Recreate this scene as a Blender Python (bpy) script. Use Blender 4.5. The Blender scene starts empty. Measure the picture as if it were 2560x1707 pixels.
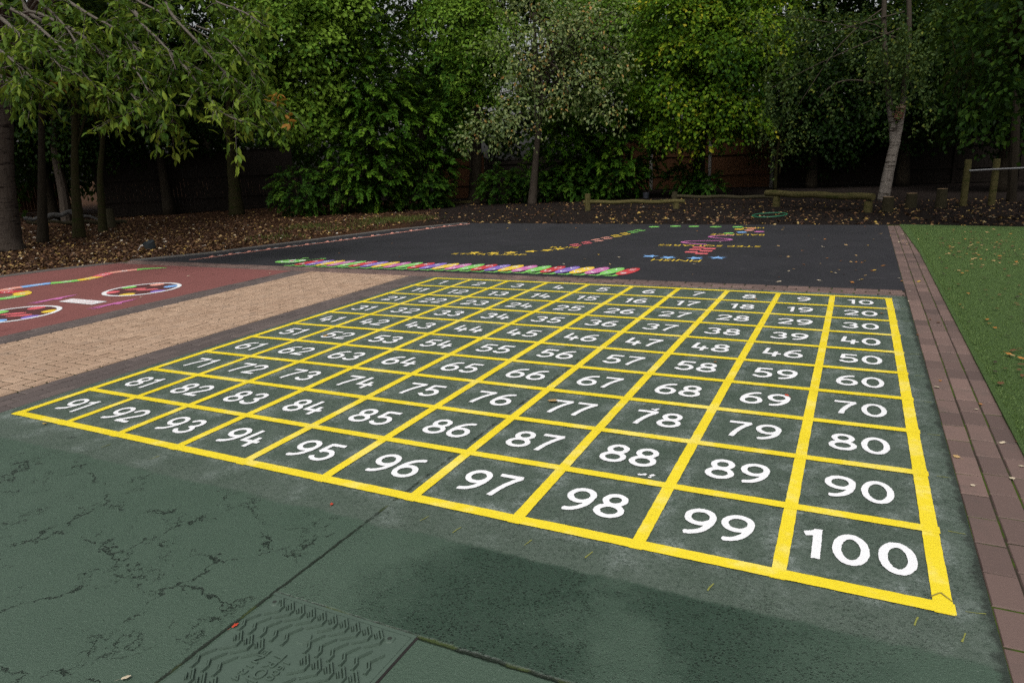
import bpy, math, random
import numpy as np
from mathutils import Vector, Matrix

random.seed(7)
rng = np.random.default_rng(7)
S = bpy.context.scene
COL = S.collection
R = math.radians

# ------------------------------------------------------------------ camera
cam_d = bpy.data.cameras.new('camera')
cam = bpy.data.objects.new('camera', cam_d)
COL.objects.link(cam)
CAM = np.array([4.65475, -2.26715, 1.41595])
cam.location = CAM
cam.rotation_euler = (1.3112, 0.0418, 0.4535)
cam_d.sensor_width = 36
cam_d.lens = 1739.26 / 2560 * 36
cam_d.clip_start = 0.05
cam_d.clip_end = 400
S.camera = cam

# ------------------------------------------------------------------ sky, sun, exposure
SUN_EL, SUN_AZ = 56, 170          # degrees; azimuth from +Y clockwise
w = bpy.data.worlds.new('World')
S.world = w
w.use_nodes = True
wt = w.node_tree
bg = wt.nodes['Background']
sky = wt.nodes.new('ShaderNodeTexSky')
sky.sky_type = 'NISHITA'
sky.sun_disc = False
sky.sun_elevation = R(SUN_EL)
sky.sun_rotation = R(SUN_AZ)
sky.dust_density = 6
sky.air_density = 1.5
hs = wt.nodes.new('ShaderNodeHueSaturation')
hs.inputs['Saturation'].default_value = 0.22
wt.links.new(sky.outputs[0], hs.inputs['Color'])
wt.links.new(hs.outputs[0], bg.inputs['Color'])
bg.inputs['Strength'].default_value = 0.13
sd = bpy.data.lights.new('sun', 'SUN')
sd.energy = 1.5
sd.angle = R(20)
sd.color = (1.0, 0.97, 0.93)
so = bpy.data.objects.new('sun', sd)
COL.objects.link(so)
dirv = Vector((math.sin(R(SUN_AZ)) * math.cos(R(SUN_EL)), math.cos(R(SUN_AZ)) * math.cos(R(SUN_EL)), math.sin(R(SUN_EL))))
so.rotation_euler = dirv.to_track_quat('Z', 'Y').to_euler()
so.location = (0, 0, 30)
S.view_settings.view_transform = 'Standard'
S.view_settings.look = 'None'
S.view_settings.exposure = 0.05
S.view_settings.gamma = 1
S.cycles.max_bounces = 5
S.cycles.diffuse_bounces = 2
S.cycles.transparent_max_bounces = 4
S.cycles.use_denoising = False
S.cycles.adaptive_threshold = 0.008

# ------------------------------------------------------------------ geometry of the view (survey of the photograph)
RM = np.array(Matrix.Identity(3) @ cam.rotation_euler.to_matrix())
KX = 2560 / 2352


def ray(px, py):
    return RM @ np.array([(px * KX - 1280) / 1739.26, -(py * KX - 853.5) / 1739.26, -1.0])


def G(px, py, z=0.0):
    d = ray(px, py)
    t = (z - CAM[2]) / d[2]
    return (CAM + t * d)


def W(px, py, dist):
    d = ray(px, py)
    return CAM + d * (dist / math.hypot(d[0], d[1]))


def rad(pix, dist):
    return pix * KX / 1739.26 * dist


# ------------------------------------------------------------------ object helpers
def prop(o, label=None, cat=None, group=None, kind=None):
    for k, v in (('label', label), ('category', cat), ('group', group), ('kind', kind)):
        if v:
            o[k] = v
    return o


def link(name, me, parent=None, loc=None, rot=None, mat=None):
    o = bpy.data.objects.new(name, me)
    COL.objects.link(o)
    if parent is not None:
        o.parent = parent
    if loc is not None:
        o.location = loc
    if rot is not None:
        o.rotation_euler = rot
    if mat is not None and me is not None:
        me.materials.append(mat)
    return o


def empty(name, loc, label, cat, group=None, rot=None):
    o = link(name, None, None, loc, rot)
    o.empty_display_size = 0.2
    return prop(o, label, cat, group)


def arr_mesh(name, V, F, tone=None, smooth=False):
    """V (n,3), F list of index tuples or an (m,k) array; tone = per-vertex float."""
    me = bpy.data.meshes.new(name)
    V = np.asarray(V, dtype=np.float32)
    if isinstance(F, np.ndarray):
        k = F.shape[1]
        m = len(F)
        me.vertices.add(len(V))
        me.vertices.foreach_set('co', V.ravel())
        me.loops.add(m * k)
        me.loops.foreach_set('vertex_index', F.astype(np.int32).ravel())
        me.polygons.add(m)
        me.polygons.foreach_set('loop_start', np.arange(0, m * k, k, dtype=np.int32))
        me.update(calc_edges=True)
    else:
        me.from_pydata([tuple(v) for v in V], [], F)
        me.update()
    if tone is not None:
        a = me.attributes.new('tone', 'FLOAT', 'POINT')
        a.data.foreach_set('value', np.asarray(tone, dtype=np.float32))
    if smooth:
        me.polygons.foreach_set('use_smooth', np.ones(len(me.polygons), dtype=bool))
    return me


class MB:
    def __init__(s):
        s.v, s.f, s.t = [], [], []

    def add(s, V, F, tone=0.5):
        b = len(s.v)
        s.v += [tuple(v) for v in V]
        s.f += [tuple(i + b for i in f) for f in F]
        s.t += [tone] * len(V)

    def box(s, x0, y0, z0, x1, y1, z1, tone=0.5, M=None):
        V = [(x, y, z) for z in (z0, z1) for y in (y0, y1) for x in (x0, x1)]
        if M is not None:
            V = [tuple(M @ Vector(v)) for v in V]
        s.add(V, [(0, 2, 3, 1), (4, 5, 7, 6), (0, 1, 5, 4), (2, 6, 7, 3), (0, 4, 6, 2), (1, 3, 7, 5)], tone)

    def tube(s, pts, radii, n=8, tone=0.5, caps=True, wob=0.0):
        pts = [np.asarray(p, float) for p in pts]
        b = len(s.v)
        prev = None
        for i, p in enumerate(pts):
            t = pts[min(i + 1, len(pts) - 1)] - pts[max(i - 1, 0)]
            t = t / (np.linalg.norm(t) + 1e-9)
            if prev is None:
                a = np.array([1.0, 0, 0]) if abs(t[0]) < .9 else np.array([0, 1.0, 0])
            else:
                a = prev
            a = a - t * (a @ t)
            a /= np.linalg.norm(a) + 1e-9
            prev = a
            c = np.cross(t, a)
            for k in range(n):
                an = 2 * math.pi * k / n
                rr = radii[i] * (1 + wob * random.uniform(-1, 1))
                s.v.append(tuple(p + rr * (a * math.cos(an) + c * math.sin(an))))
                s.t.append(tone)
        for i in range(len(pts) - 1):
            for k in range(n):
                k2 = (k + 1) % n
                s.f.append((b + i * n + k, b + i * n + k2, b + (i + 1) * n + k2, b + (i + 1) * n + k))
        if caps:
            s.f.append(tuple(b + k for k in reversed(range(n))))
            s.f.append(tuple(b + (len(pts) - 1) * n + k for k in range(n)))

    def mesh(s, name, smooth=False):
        return arr_mesh(name, s.v, s.f, s.t, smooth)

    def obj(s, name, mat, parent=None, loc=None, rot=None, smooth=False):
        return link(name, s.mesh(name, smooth), parent, loc, rot, mat)


# ------------------------------------------------------------------ material helpers
class NT:
    def __init__(s, name, rough=0.6, spec=0.5):
        s.m = bpy.data.materials.new(name)
        s.m.use_nodes = True
        s.t = s.m.node_tree
        s.b = s.t.nodes['Principled BSDF']
        s.b.inputs['Roughness'].default_value = rough
        s.b.inputs['Specular IOR Level'].default_value = spec
        s._pos = None

    def n(s, typ):
        return s.t.nodes.new(typ)

    def put(s, sock, v):
        if isinstance(v, bpy.types.NodeSocket):
            s.t.links.new(v, sock)
        elif v is not None:
            if sock.type == 'RGBA' and len(v) == 3:
                v = (*v, 1)
            sock.default_value = v

    def pos(s):
        if s._pos is None:
            s._pos = s.n('ShaderNodeNewGeometry').outputs['Position']
        return s._pos

    def xyz(s, v=None):
        q = s.n('ShaderNodeSeparateXYZ')
        s.put(q.inputs[0], v or s.pos())
        return q.outputs[0], q.outputs[1], q.outputs[2]

    def noise(s, scale, detail=2, rough=.5, vec=None, col=False, dist=0):
        q = s.n('ShaderNodeTexNoise')
        s.put(q.inputs['Vector'], vec or s.pos())
        q.inputs['Scale'].default_value = scale
        q.inputs['Detail'].default_value = detail
        q.inputs['Roughness'].default_value = rough
        q.inputs['Distortion'].default_value = dist
        return q.outputs['Color' if col else 'Fac']

    def voro(s, scale, feat='F1', vec=None, out='Distance'):
        q = s.n('ShaderNodeTexVoronoi')
        q.feature = feat
        s.put(q.inputs['Vector'], vec or s.pos())
        q.inputs['Scale'].default_value = scale
        return q.outputs[out]

    def m_(s, op, a, b=None, c=None):
        q = s.n('ShaderNodeMath')
        q.operation = op
        s.put(q.inputs[0], a)
        s.put(q.inputs[1], b)
        if c is not None:
            s.put(q.inputs[2], c)
        return q.outputs[0]

    def step(s, v, lo, hi, a=0.0, b=1.0):
        q = s.n('ShaderNodeMapRange')
        q.interpolation_type = 'SMOOTHSTEP'
        s.put(q.inputs['Value'], v)
        s.put(q.inputs['From Min'], lo)
        s.put(q.inputs['From Max'], hi)
        s.put(q.inputs['To Min'], a)
        s.put(q.inputs['To Max'], b)
        return q.outputs[0]

    def mix(s, f, a, b, blend='MIX'):
        q = s.n('ShaderNodeMix')
        q.data_type = 'RGBA'
        q.blend_type = blend
        s.put(q.inputs['Factor'], f)
        s.put(q.inputs['A'] if False else q.inputs[6], a)
        s.put(q.inputs[7], b)
        return q.outputs[2]

    def ramp(s, f, stops):
        q = s.n('ShaderNodeValToRGB')
        e = q.color_ramp.elements
        while len(e) < len(stops):
            e.new(0.5)
        for i, (p, c) in enumerate(stops):
            e[i].position = p
            e[i].color = (*c, 1)
        s.put(q.inputs[0], f)
        return q.outputs[0]

    def attr(s, name='tone'):
        q = s.n('ShaderNodeAttribute')
        q.attribute_name = name
        return q.outputs['Fac']

    def col(s, v):
        s.put(s.b.inputs['Base Color'], v)

    def rough(s, v):
        s.put(s.b.inputs['Roughness'], v)

    def bump(s, h, strength=.4, dist=.01):
        q = s.n('ShaderNodeBump')
        q.inputs['Strength'].default_value = strength
        q.inputs['Distance'].default_value = dist
        s.put(q.inputs['Height'], h)
        s.t.links.new(q.outputs[0], s.b.inputs['Normal'])
        return s


def plain(name, c, rough=.6, spec=.4, var=.12, scale=6, bump=0, bscale=120):
    t = NT(name, rough, spec)
    f = t.noise(scale, 4, .6)
    t.col(t.mix(f, tuple(x * (1 - var) for x in c), tuple(min(1, x * (1 + var)) for x in c)))
    if bump:
        t.bump(t.noise(bscale, 2, .6), bump, .004)
    return t.m


# ------------------------------------------------------------------ ground materials
def mat_green():
    t = NT('green_play_paint', .5, .35)
    x, y, z = t.xyz()
    big = t.noise(.9, 4, .6)
    mid = t.noise(7, 4, .6)
    fine = t.noise(80, 4, .8)
    c = t.mix(big, (.046, .077, .054), (.064, .097, .071))
    c = t.mix(t.m_('MULTIPLY', mid, .35), c, (.045, .078, .05))
    # newer coat around the number square
    edge = t.m_('ADD', y, t.m_('MULTIPLY', t.m_('SUBTRACT', t.noise(3.5, 5, .7), .5), .10))
    new = t.step(edge, -.265, -.235)
    cn = t.mix(t.noise(4.5, 5, .7), (.048, .074, .052), (.096, .120, .099))
    c = t.mix(new, c, cn)
    # darker coarse strip to the right of the slab joint, with bald lighter patches
    right = t.step(x, 2.935, 2.95)
    wob = t.m_('MULTIPLY', t.m_('SUBTRACT', t.noise(3.0, 6, .7), .5), .9)
    rr = t.m_('MULTIPLY', right, t.step(t.m_('ADD', x, wob), 3.05, 3.60))
    rr = t.m_('MULTIPLY', rr, t.m_('SUBTRACT', 1.0, t.step(t.m_('ADD', x, wob), 4.35, 4.95)))
    rr = t.m_('MULTIPLY', rr, t.step(y, -.785, -.755))
    bald = t.step(t.noise(2.1, 4, .55), .50, .66)
    wet = t.m_('MULTIPLY', rr, t.m_('SUBTRACT', 1.0, t.m_('MULTIPLY', bald, .8)))
    wet = t.m_('MULTIPLY', wet, t.m_('SUBTRACT', 1.0, new))
    c = t.mix(t.m_('MULTIPLY', wet, .9), c, (.024, .047, .031))
    # pitted aggregate
    pit_v = t.voro(105, 'F1')
    pit = t.step(pit_v, .22, .40, 1, 0)
    pit = t.m_('MULTIPLY', pit, t.step(t.noise(34, 4, .8), .42, .56))
    pm = t.m_('MAXIMUM', t.m_('MULTIPLY', right, t.m_('MULTIPLY', t.step(t.noise(2.3, 4, .6), .38, .62), .6)), wet)
    pm = t.m_('MULTIPLY', pm, t.step(y, -.785, -.755))
    pit = t.m_('MULTIPLY', t.m_('MULTIPLY', pit, pm), t.step(t.noise(6, 4, .7), .30, .62, .15, 1))
    c = t.mix(t.m_('MULTIPLY', pit, .85), c, (.012, .022, .015))
    # cracks of the old left slab
    wv = t.n('ShaderNodeVectorMath')
    wv.operation = 'ADD'
    ws = t.n('ShaderNodeVectorMath')
    ws.operation = 'SCALE'
    t.put(ws.inputs[0], t.noise(6, 5, .7, col=True))
    ws.inputs['Scale'].default_value = .33
    t.put(wv.inputs[0], t.pos())
    t.put(wv.inputs[1], ws.outputs[0])
    cr = t.voro(2.6, 'DISTANCE_TO_EDGE', wv.outputs[0])
    crw = t.m_('MULTIPLY', t.step(t.noise(5.5, 4, .7), .42, .62), .027)
    crack = t.step(cr, t.m_('MULTIPLY', crw, .25), crw, 1, 0)
    crack = t.m_('MULTIPLY', crack, t.step(crw, .001, .006))
    cr2 = t.voro(9, 'DISTANCE_TO_EDGE', wv.outputs[0])
    c2w = t.m_('MULTIPLY', t.step(t.noise(3.2, 5, .75), .54, .67), .050)
    crack2 = t.m_('MULTIPLY', t.step(cr2, t.m_('MULTIPLY', c2w, .3), c2w, 1, 0), t.step(c2w, .001, .008))
    crack = t.m_('MAXIMUM', crack, t.m_('MULTIPLY', crack2, .8))
    lm = t.m_('MULTIPLY', t.m_('SUBTRACT', 1.0, t.step(x, 2.86, 2.93)), t.m_('SUBTRACT', 1.0, t.step(y, -.34, -.22)))
    lm = t.m_('MAXIMUM', lm, t.m_('MULTIPLY', t.m_('SUBTRACT', 1.0, t.step(x, 2.9, 2.93)), t.m_('MULTIPLY', t.step(t.noise(2, 2), .6, .7), .6)))
    crack = t.m_('MULTIPLY', crack, lm)
    c = t.mix(t.m_('MULTIPLY', crack, .9), c, (.010, .018, .012))
    # slab joints filled with dirt and moss
    wig = t.m_('MULTIPLY', t.m_('SUBTRACT', t.noise(18, 4, .7), .5), .022)
    j1 = t.step(t.m_('ABSOLUTE', t.m_('ADD', t.m_('SUBTRACT', x, 2.945), wig)), .002, .009, 1, 0)
    j1 = t.m_('MULTIPLY', j1, t.m_('SUBTRACT', 1.0, t.step(y, 2.1, 2.6)))
    j2 = t.m_('MULTIPLY', t.step(t.m_('ABSOLUTE', t.m_('ADD', t.m_('ADD', y, .768), wig)), .003, .013, 1, 0), right)
    j = t.m_('MAXIMUM', j1, j2)
    j = t.m_('MULTIPLY', j, t.m_('MAXIMUM', t.step(y, -.35, -.25, 1, 0), t.step(t.noise(9, 3, .6), .40, .55)))
    moss = t.step(t.noise(7, 3), .52, .6)
    c = t.mix(j, c, t.mix(moss, (.012, .018, .011), (.034, .050, .010)))
    # worn dusty spots near lines and in squares, strengthened to carry the sky sheen
    gx = t.m_('PINGPONG', x, .25)
    gy = t.m_('PINGPONG', y, .25)
    near = t.step(t.m_('MINIMUM', gx, gy), .02, .12, 1, .15)
    ins = t.m_('MULTIPLY', t.m_('MULTIPLY', t.step(x, -.06, .0), t.step(y, -.16, .02)), t.step(x, 5.0, 5.1, 1, 0))
    ins = t.m_('MAXIMUM', ins, t.m_('MULTIPLY', t.step(edge, -.26, -.20), .45))
    dust_sheen = t.m_('MULTIPLY', t.step(t.noise(5.5, 6, .72), .42, .66), t.step(t.noise(60, 3, .8), .30, .60))
    dust_sheen = t.m_('MULTIPLY', t.m_('MULTIPLY', dust_sheen, near), ins)
    c = t.mix(t.m_('MULTIPLY', dust_sheen, .8), c, (.27, .31, .29))
    spk = t.m_('MULTIPLY', t.step(t.voro(26, 'F1'), .035, .06, 1, 0), t.step(t.noise(1.7, 2), .45, .55))
    c = t.mix(t.m_('MULTIPLY', spk, .35), c, (.30, .33, .30))
    grit = t.step(fine, .55, .75)
    c = t.mix(t.m_('MULTIPLY', grit, t.m_('ADD', .22, t.m_('MULTIPLY', new, .30))), c, (.20, .235, .215))
    c = t.mix(t.m_('MULTIPLY', t.step(fine, .28, .46, 1, 0), t.m_('ADD', .25, t.m_('MULTIPLY', t.m_('MAXIMUM', new, wet), .5))), c, (.018, .032, .022))
    g2 = t.noise(42, 4, .8)
    c = t.mix(t.m_('MULTIPLY', t.step(g2, .36, .50, 1, 0), t.m_('MULTIPLY', t.m_('MAXIMUM', new, wet), .55)), c, (.022, .040, .026))
    rag = t.step(t.m_('ADD', x, t.m_('MULTIPLY', t.m_('SUBTRACT', t.noise(14, 5, .75), .5), .12)), 5.085, 5.115)
    c = t.mix(t.m_('MULTIPLY', rag, .85), c, (.020, .026, .020))
    t.col(c)
    t.rough(t.m_('SUBTRACT', t.step(mid, .3, .7, .36, .52), t.m_('MULTIPLY', wet, .02)))
    h = t.m_('ADD', t.m_('MULTIPLY', fine, .6), t.m_('MULTIPLY', t.noise(260, 2, .5), .3))
    h = t.m_('SUBTRACT', h, t.m_('MULTIPLY', t.m_('MAXIMUM', t.m_('MAXIMUM', crack, j), pit), 1.6))
    t.bump(h, .8, .008)
    return t.m


def mat_black():
    t = NT('black_tarmac', .6, .22)
    f = t.noise(1.1, 5, .6)
    g = t.noise(120, 3, .7)
    c = t.mix(f, (.017, .017, .020), (.030, .029, .033))
    c = t.mix(t.step(g, .58, .75), c, (.055, .055, .06))
    c = t.mix(t.step(t.noise(4, 4), .60, .72, 0, .35), c, (.055, .053, .055))
    t.col(c)
    t.rough(t.step(f, .3, .7, .56, .70))
    return t.bump(g, .5, .005).m


def mat_red():
    t = NT('red_play_paint', .6, .3)
    f = t.noise(1.4, 5, .65)
    g = t.noise(110, 3, .7)
    c = t.mix(f, (.155, .058, .052), (.215, .080, .072))
    c = t.mix(t.step(t.noise(3.1, 5, .7), .60, .70, 0, .5), c, (.10, .030, .028))
    c = t.mix(t.step(g, .6, .8, 0, .4), c, (.25, .12, .10))
    t.col(c)
    return t.bump(g, .4, .004).m


def mat_ground():
    t = NT('bark_and_soil', .95, .05)
    x, y, z = t.xyz()
    v = t.voro(30, 'F1', out='Color')
    bark = t.mix(t.noise(24, 4, .7), (.016, .009, .006), (.085, .042, .022))
    bark = t.mix(t.step(t.noise(40, 3, .6), .60, .72), bark, (.16, .10, .055))
    soil = t.mix(t.noise(14, 5, .7), (.010, .008, .007), (.028, .021, .018))
    k = t.m_('ADD', t.m_('MULTIPLY', y, .66), x)
    k = t.m_('ADD', k, t.m_('MULTIPLY', t.m_('SUBTRACT', t.noise(.7, 4), .5), 3.0))
    msk = t.step(k, 2.3, 3.6)
    t.col(t.mix(msk, bark, soil))
    h = t.m_('ADD', t.noise(22, 4, .7), t.voro(30, 'F1'))
    return t.bump(h, .9, .04).m


def mat_turf():
    t = NT('artificial_grass', .75, .2)
    f = t.noise(2.2, 5, .65)
    g = t.noise(160, 3, .8)
    c = t.mix(f, (.050, .090, .020), (.078, .128, .034))
    c = t.mix(t.step(g, .35, .7), c, (.082, .145, .042))
    c = t.mix(t.step(t.noise(55, 4, .8), .55, .72, 0, .55), c, (.020, .06, .010))
    t.col(c)
    return t.bump(t.m_('ADD', g, t.noise(60, 3, .7)), .9, .02).m


def mat_brick(name, lo, hi, stain):
    t = NT(name, .7, .3)
    f = t.attr()
    c = t.mix(f, lo, hi)
    c = t.mix(t.step(t.noise(5, 5, .7), .5, .75, 0, .45), c, stain)
    c = t.mix(t.step(t.noise(130, 3, .7), .55, .8, 0, .35), c, tuple(min(1, q * 1.6) for q in hi))
    t.col(c)
    return t.bump(t.noise(120, 3, .7), .35, .003).m


def mat_bed():
    t = NT('sand_and_moss_joint', .95, .1)
    m = t.step(t.noise(2.6, 4, .7), .44, .56)
    t.col(t.mix(m, (.034, .028, .021), t.mix(t.noise(60), (.020, .040, .004), (.055, .085, .010))))
    return t.m


def paint(name, c, wear=.0, rough=.42, spec=.4):
    t = NT(name, rough, spec)
    f = t.noise(3.2, 4, .6)
    cc = t.mix(f, tuple(q * .92 for q in c), tuple(min(1, q * 1.04) for q in c))
    cc = t.mix(t.step(t.voro(34, 'F1'), .02, .05, .8, 0), cc, (.03, .035, .03))
    cc = t.mix(t.step(t.noise(8, 5, .75), .6, .8, 0, wear), cc, tuple(q * .45 + .1 for q in c))
    cc = t.mix(t.m_('MULTIPLY', t.step(t.noise(85, 4, .8), .60, .72, 0, .75), t.step(t.noise(5, 3, .6), .42, .62)), cc, tuple(q * .25 + .05 for q in c))
    t.col(cc)
    t.rough(t.step(t.noise(2.2, 3), .3, .7, rough - .08, rough + .12))
    return t.bump(t.noise(95, 3, .7), .35, .004).m


M_GREEN, M_BLACK, M_RED, M_GROUND, M_TURF = mat_green(), mat_black(), mat_red(), mat_ground(), mat_turf()
M_BED = mat_bed()
M_BEDP = plain('dark_mossy_joint', (.018, .022, .008), .95, .1, .5, 4)
M_TAN = mat_brick('buff_paver', (.30, .20, .135), (.375, .26, .18), (.25, .195, .155))
M_DARKB = mat_brick('brown_paver', (.084, .058, .051), (.172, .112, .095), (.066, .058, .050))
M_GREYB = mat_brick('charcoal_paver', (.075, .060, .056), (.115, .090, .082), (.06, .055, .05))
def mat_yellow():
    t = NT('yellow_paint', .42, .4)
    c = t.mix(t.noise(3.2, 4, .6), (.72, .555, .018), (.80, .635, .030))
    c = t.mix(t.step(t.noise(4.2, 4, .65), .50, .66, 0, .55), c, (.82, .69, .20))
    c = t.mix(t.step(t.voro(30, 'F1'), .02, .05, .85, 0), c, (.03, .035, .03))
    c = t.mix(t.m_('MULTIPLY', t.step(t.noise(80, 4, .8), .60, .72, 0, .8), t.step(t.noise(4, 3, .6), .40, .60)), c, (.22, .19, .05))
    t.col(c)
    t.rough(t.step(t.noise(2.2, 3), .3, .7, .34, .52))
    return t.bump(t.noise(95, 3, .7), .45, .005).m


P_YEL = mat_yellow()
P_WHITE = paint('white_paint', (.80, .80, .81))
PC = {
    'red': paint('red_paint', (.56, .055, .065), .3), 'purple': paint('purple_paint', (.24, .16, .50), .3),
    'yellow': paint('course_yellow_paint', (.80, .56, .06), .4), 'pink': paint('pink_paint', (.56, .17, .40), .3),
    'green': paint('bright_green_paint', (.22, .58, .13), .3), 'orange': paint('orange_paint', (.80, .33, .18), .3),
    'blue': paint('blue_paint', (.22, .44, .80), .3), 'white': P_WHITE, 'dull': paint('worn_white_paint', (.40, .39, .39), .7), 'salmon': paint('salmon_paint', (.80, .36, .28), .3),
    'coral': paint('coral_paint', (.72, .15, .17), .3),
}

# ------------------------------------------------------------------ ground sheets


def sheet(name, pts, z, mat, thick=None):
    V = [(p[0], p[1], z) for p in pts]
    n = len(V)
    F = [tuple(range(n))]
    if thick:
        V += [(p[0], p[1], z - thick) for p in pts]
        for i in range(n):
            k = (i + 1) % n
            F.append((i, i + n, k + n, k))
    me = bpy.data.meshes.new(name)
    me.from_pydata(V, [], F)
    me.update()
    if me.polygons[0].normal.z < 0:
        me.flip_normals()
    return prop(link(name, me, mat=mat), kind='structure')


XR = 5.12
YB0, YB1 = 5.08, 5.385
sheet('ground', [(-150, -120), (150, -120), (150, 180), (-150, 180)], -.03, M_GROUND)
sheet('green_playground', [(-.085, -9), (XR, -9), (XR, 5.075), (-.085, 5.075)], 0, M_GREEN, .03)
BL = [(-6.02, 5.385), (-5.42, 6.31), (-4.90, 8.0), (-4.27, 10.0), (-3.30, 11.60)]
sheet('black_tarmac', [(XR, YB1)] + [(XR, 11.5), (2.7, 11.45), (0, 11.52)] + BL[::-1], 0, M_BLACK, .03)
sheet('tarmac_edging', BL[:1] + BL[1:] + [(-3.42, 11.62), (-4.43, 10.05), (-5.07, 8.05), (-5.62, 6.35), (-6.3, 5.385)], .012,
      plain('worn_edging_tarmac', (.10, .092, .085), .8, bump=.4), .05)
sheet('red_playground', [(-2.42, -9), (-2.42, 5.05), (-6.15, 5.05), (-6.55, 4.2), (-6.75, 3.4), (-7.2, 1.5), (-7.6, -9)], 0, M_RED, .03)
sheet('red_edging_path', [(-6.15, 5.05), (-6.55, 4.2), (-6.75, 3.4), (-7.2, 1.5), (-7.6, -9), (-7.85, -9), (-7.42, 1.55), (-6.98, 3.5), (-6.8, 4.3), (-6.42, 5.05)], .004,
      plain('grey_brown_edging', (.085, .07, .062), .85, bump=.4), .03)
sheet('artificial_lawn', [(5.435, -9), (14, -9), (14, 10.6), (9.5, 10.85), (7.2, 11.15), (5.30, 11.5), (5.40, 8)], .012, M_TURF, .05)
sheet('paver_bed', [(-2.42, -9), (-.085, -9), (-.085, 5.08), (-2.42, 5.08)], -.007, M_BEDP)
sheet('edging_bed', [(XR, -9), (5.435, -9), (5.435, 8), (5.30, 11.5), (5.0, 11.5), (XR, 5.0)], -.0035, M_BED)
sheet('cross_band_bed', [(-6.3, YB0 - .03), (XR, YB0 - .005), (XR, YB1), (-6.3, YB1)], -.008, M_BED)


def pavers(name, rects, mat, gap=.005, bev=.006, gy=0):
    V, F, T = [], [], []
    for (x0, y0, x1, y1) in rects:
        if x1 - x0 < .02 or y1 - y0 < .02:
            continue
        b = len(V)
        dz = random.uniform(-.0016, .0016)
        tx, ty = random.uniform(-.0012, .0012), random.uniform(-.0012, .0012)
        g = gap + random.uniform(0, .0015)
        y0, y1 = y0 + gy, y1 - gy
        a = [(x0 + g, y0 + g), (x1 - g, y0 + g), (x1 - g, y1 - g), (x0 + g, y1 - g)]
        c = [(x0 + g + bev, y0 + g + bev), (x1 - g - bev, y0 + g + bev), (x1 - g - bev, y1 - g - bev), (x0 + g + bev, y1 - g - bev)]
        sg = [(-1, -1), (1, -1), (1, 1), (-1, 1)]
        V += [(p[0], p[1], -.02) for p in a] + [(p[0], p[1], -.004 + dz) for p in a]
        V += [(p[0], p[1], .0015 + dz + s[0] * tx + s[1] * ty) for p, s in zip(c, sg)]
        F.append((b + 8, b + 9, b + 10, b + 11))
        for i in range(4):
            k = (i + 1) % 4
            F.append((b + i, b + k, b + 4 + k, b + 4 + i))
            F.append((b + 4 + i, b + 4 + k, b + 8 + k, b + 8 + i))
        T += [random.betavariate(1.6, 1.6)] * 12
    return prop(link(name, arr_mesh(name, V, F, T), mat=mat), kind='structure')


# buff path laid in herringbone, charcoal borders each side
rects = []
X0, X1 = -2.08, -.44
for i in range(-2, 20):
    for j in range(-26, 53):
        k = (i - j) % 4
        if k == 0:
            r = (X0 + i * .1, j * .1, X0 + i * .1 + .2, j * .1 + .1)
        elif k == 3:
            r = (X0 + i * .1, j * .1, X0 + i * .1 + .1, j * .1 + .2)
        else:
            continue
        r = (max(r[0], X0), r[1], min(r[2], X1), min(r[3], YB0 - .02))
        rects.append(r)
pavers('buff_brick_path', rects, M_TAN, .0075, .005)


def course(x0, n, wid, y0, y1, L=.205, off=.0, jit=.02):
    out = []
    for c in range(n):
        y = y0 + off * c + random.uniform(0, jit)
        while y < y1:
            out.append((x0 + c * wid, y, x0 + (c + 1) * wid, min(y + L, y1)))
            y += L
    return out


pavers('path_border_paving', course(-.435, 3, .116, -2.6, YB0 - .01, .205, .1) + course(-2.42, 3, .113, -2.6, YB0 - .03, .205, .1), M_GREYB, .0035, .005, .001)
pavers('right_brick_edging', course(XR, 3, .104, -3.0, 11.4, .202, .03, .05), M_DARKB, .0020, .003, .0022)
rr = []
for c in range(3):
    x = -6.25 + .1 * (c % 2) + random.uniform(0, .03)
    while x < XR - .01:
        rr.append((x, YB0 + c * .102 - .003, min(x + .21, XR - .003), YB0 + (c + 1) * .102 - .003))
        x += .21
pavers('cross_brick_band', rr, M_DARKB)

# ------------------------------------------------------------------ painted number square
WCX = [-0.0071, 0.0284, 0.0655, -0.0438, -0.0129, 0.0729, -0.0209, -0.1408, 0.0357, 0.0156, -0.1518, -0.0287, -0.4094, 0.037, -0.0346]
WCY = [0.022, 0.0531, -0.1763, -0.3042, 0.0841, 0.039, -0.0504, -0.336, 0.1445, -0.0681, -0.2092, 0.0819, 0.0385, 0.0343, -0.0675]


def warp(V):
    """the square was set out by hand: its lines wander a few centimetres"""
    V = np.array(V, float)
    x, y = V[:, 0] / 5 - .5, V[:, 1] / 5 - .5
    B = np.stack([x ** i * y ** j for i in range(5) for j in range(5 - i)], 1)
    V[:, 0] += B @ WCX
    V[:, 1] += B @ WCY
    return V


def strip(mb, a, b, hw, z, n=40, jit=.0010):
    a, b = np.array(a, float), np.array(b, float)
    d = (b - a) / np.linalg.norm(b - a)
    nr = np.array([-d[1], d[0]])
    V, F = [], []
    n = max(2, int(np.linalg.norm(b - a) / .025))
    for i in range(n + 1):
        p = a + (b - a) * i / n
        for s in (-1, 1):
            q = p + nr * s * (hw + random.uniform(-jit, jit))
            V.append((q[0], q[1], z))
    for i in range(n):
        F.append((2 * i, 2 * i + 2, 2 * i + 3, 2 * i + 1))
    mb.add(V, F)


grid = empty('number_square', (0, 0, 0), 'large painted number square of yellow lines and white numbers on green tarmac', 'floor marking')
mb = MB()
for i in range(11):
    h = .029 if i in (0, 10) else .025
    strip(mb, (i * .5, -.032), (i * .5, 5.032), h, .0040)
    strip(mb, (-.034, i * .5), (5.034, i * .5), h, .0048)
link('yellow_grid', arr_mesh('yellow_grid', warp(mb.v), mb.f), grid, mat=P_YEL)


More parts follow.
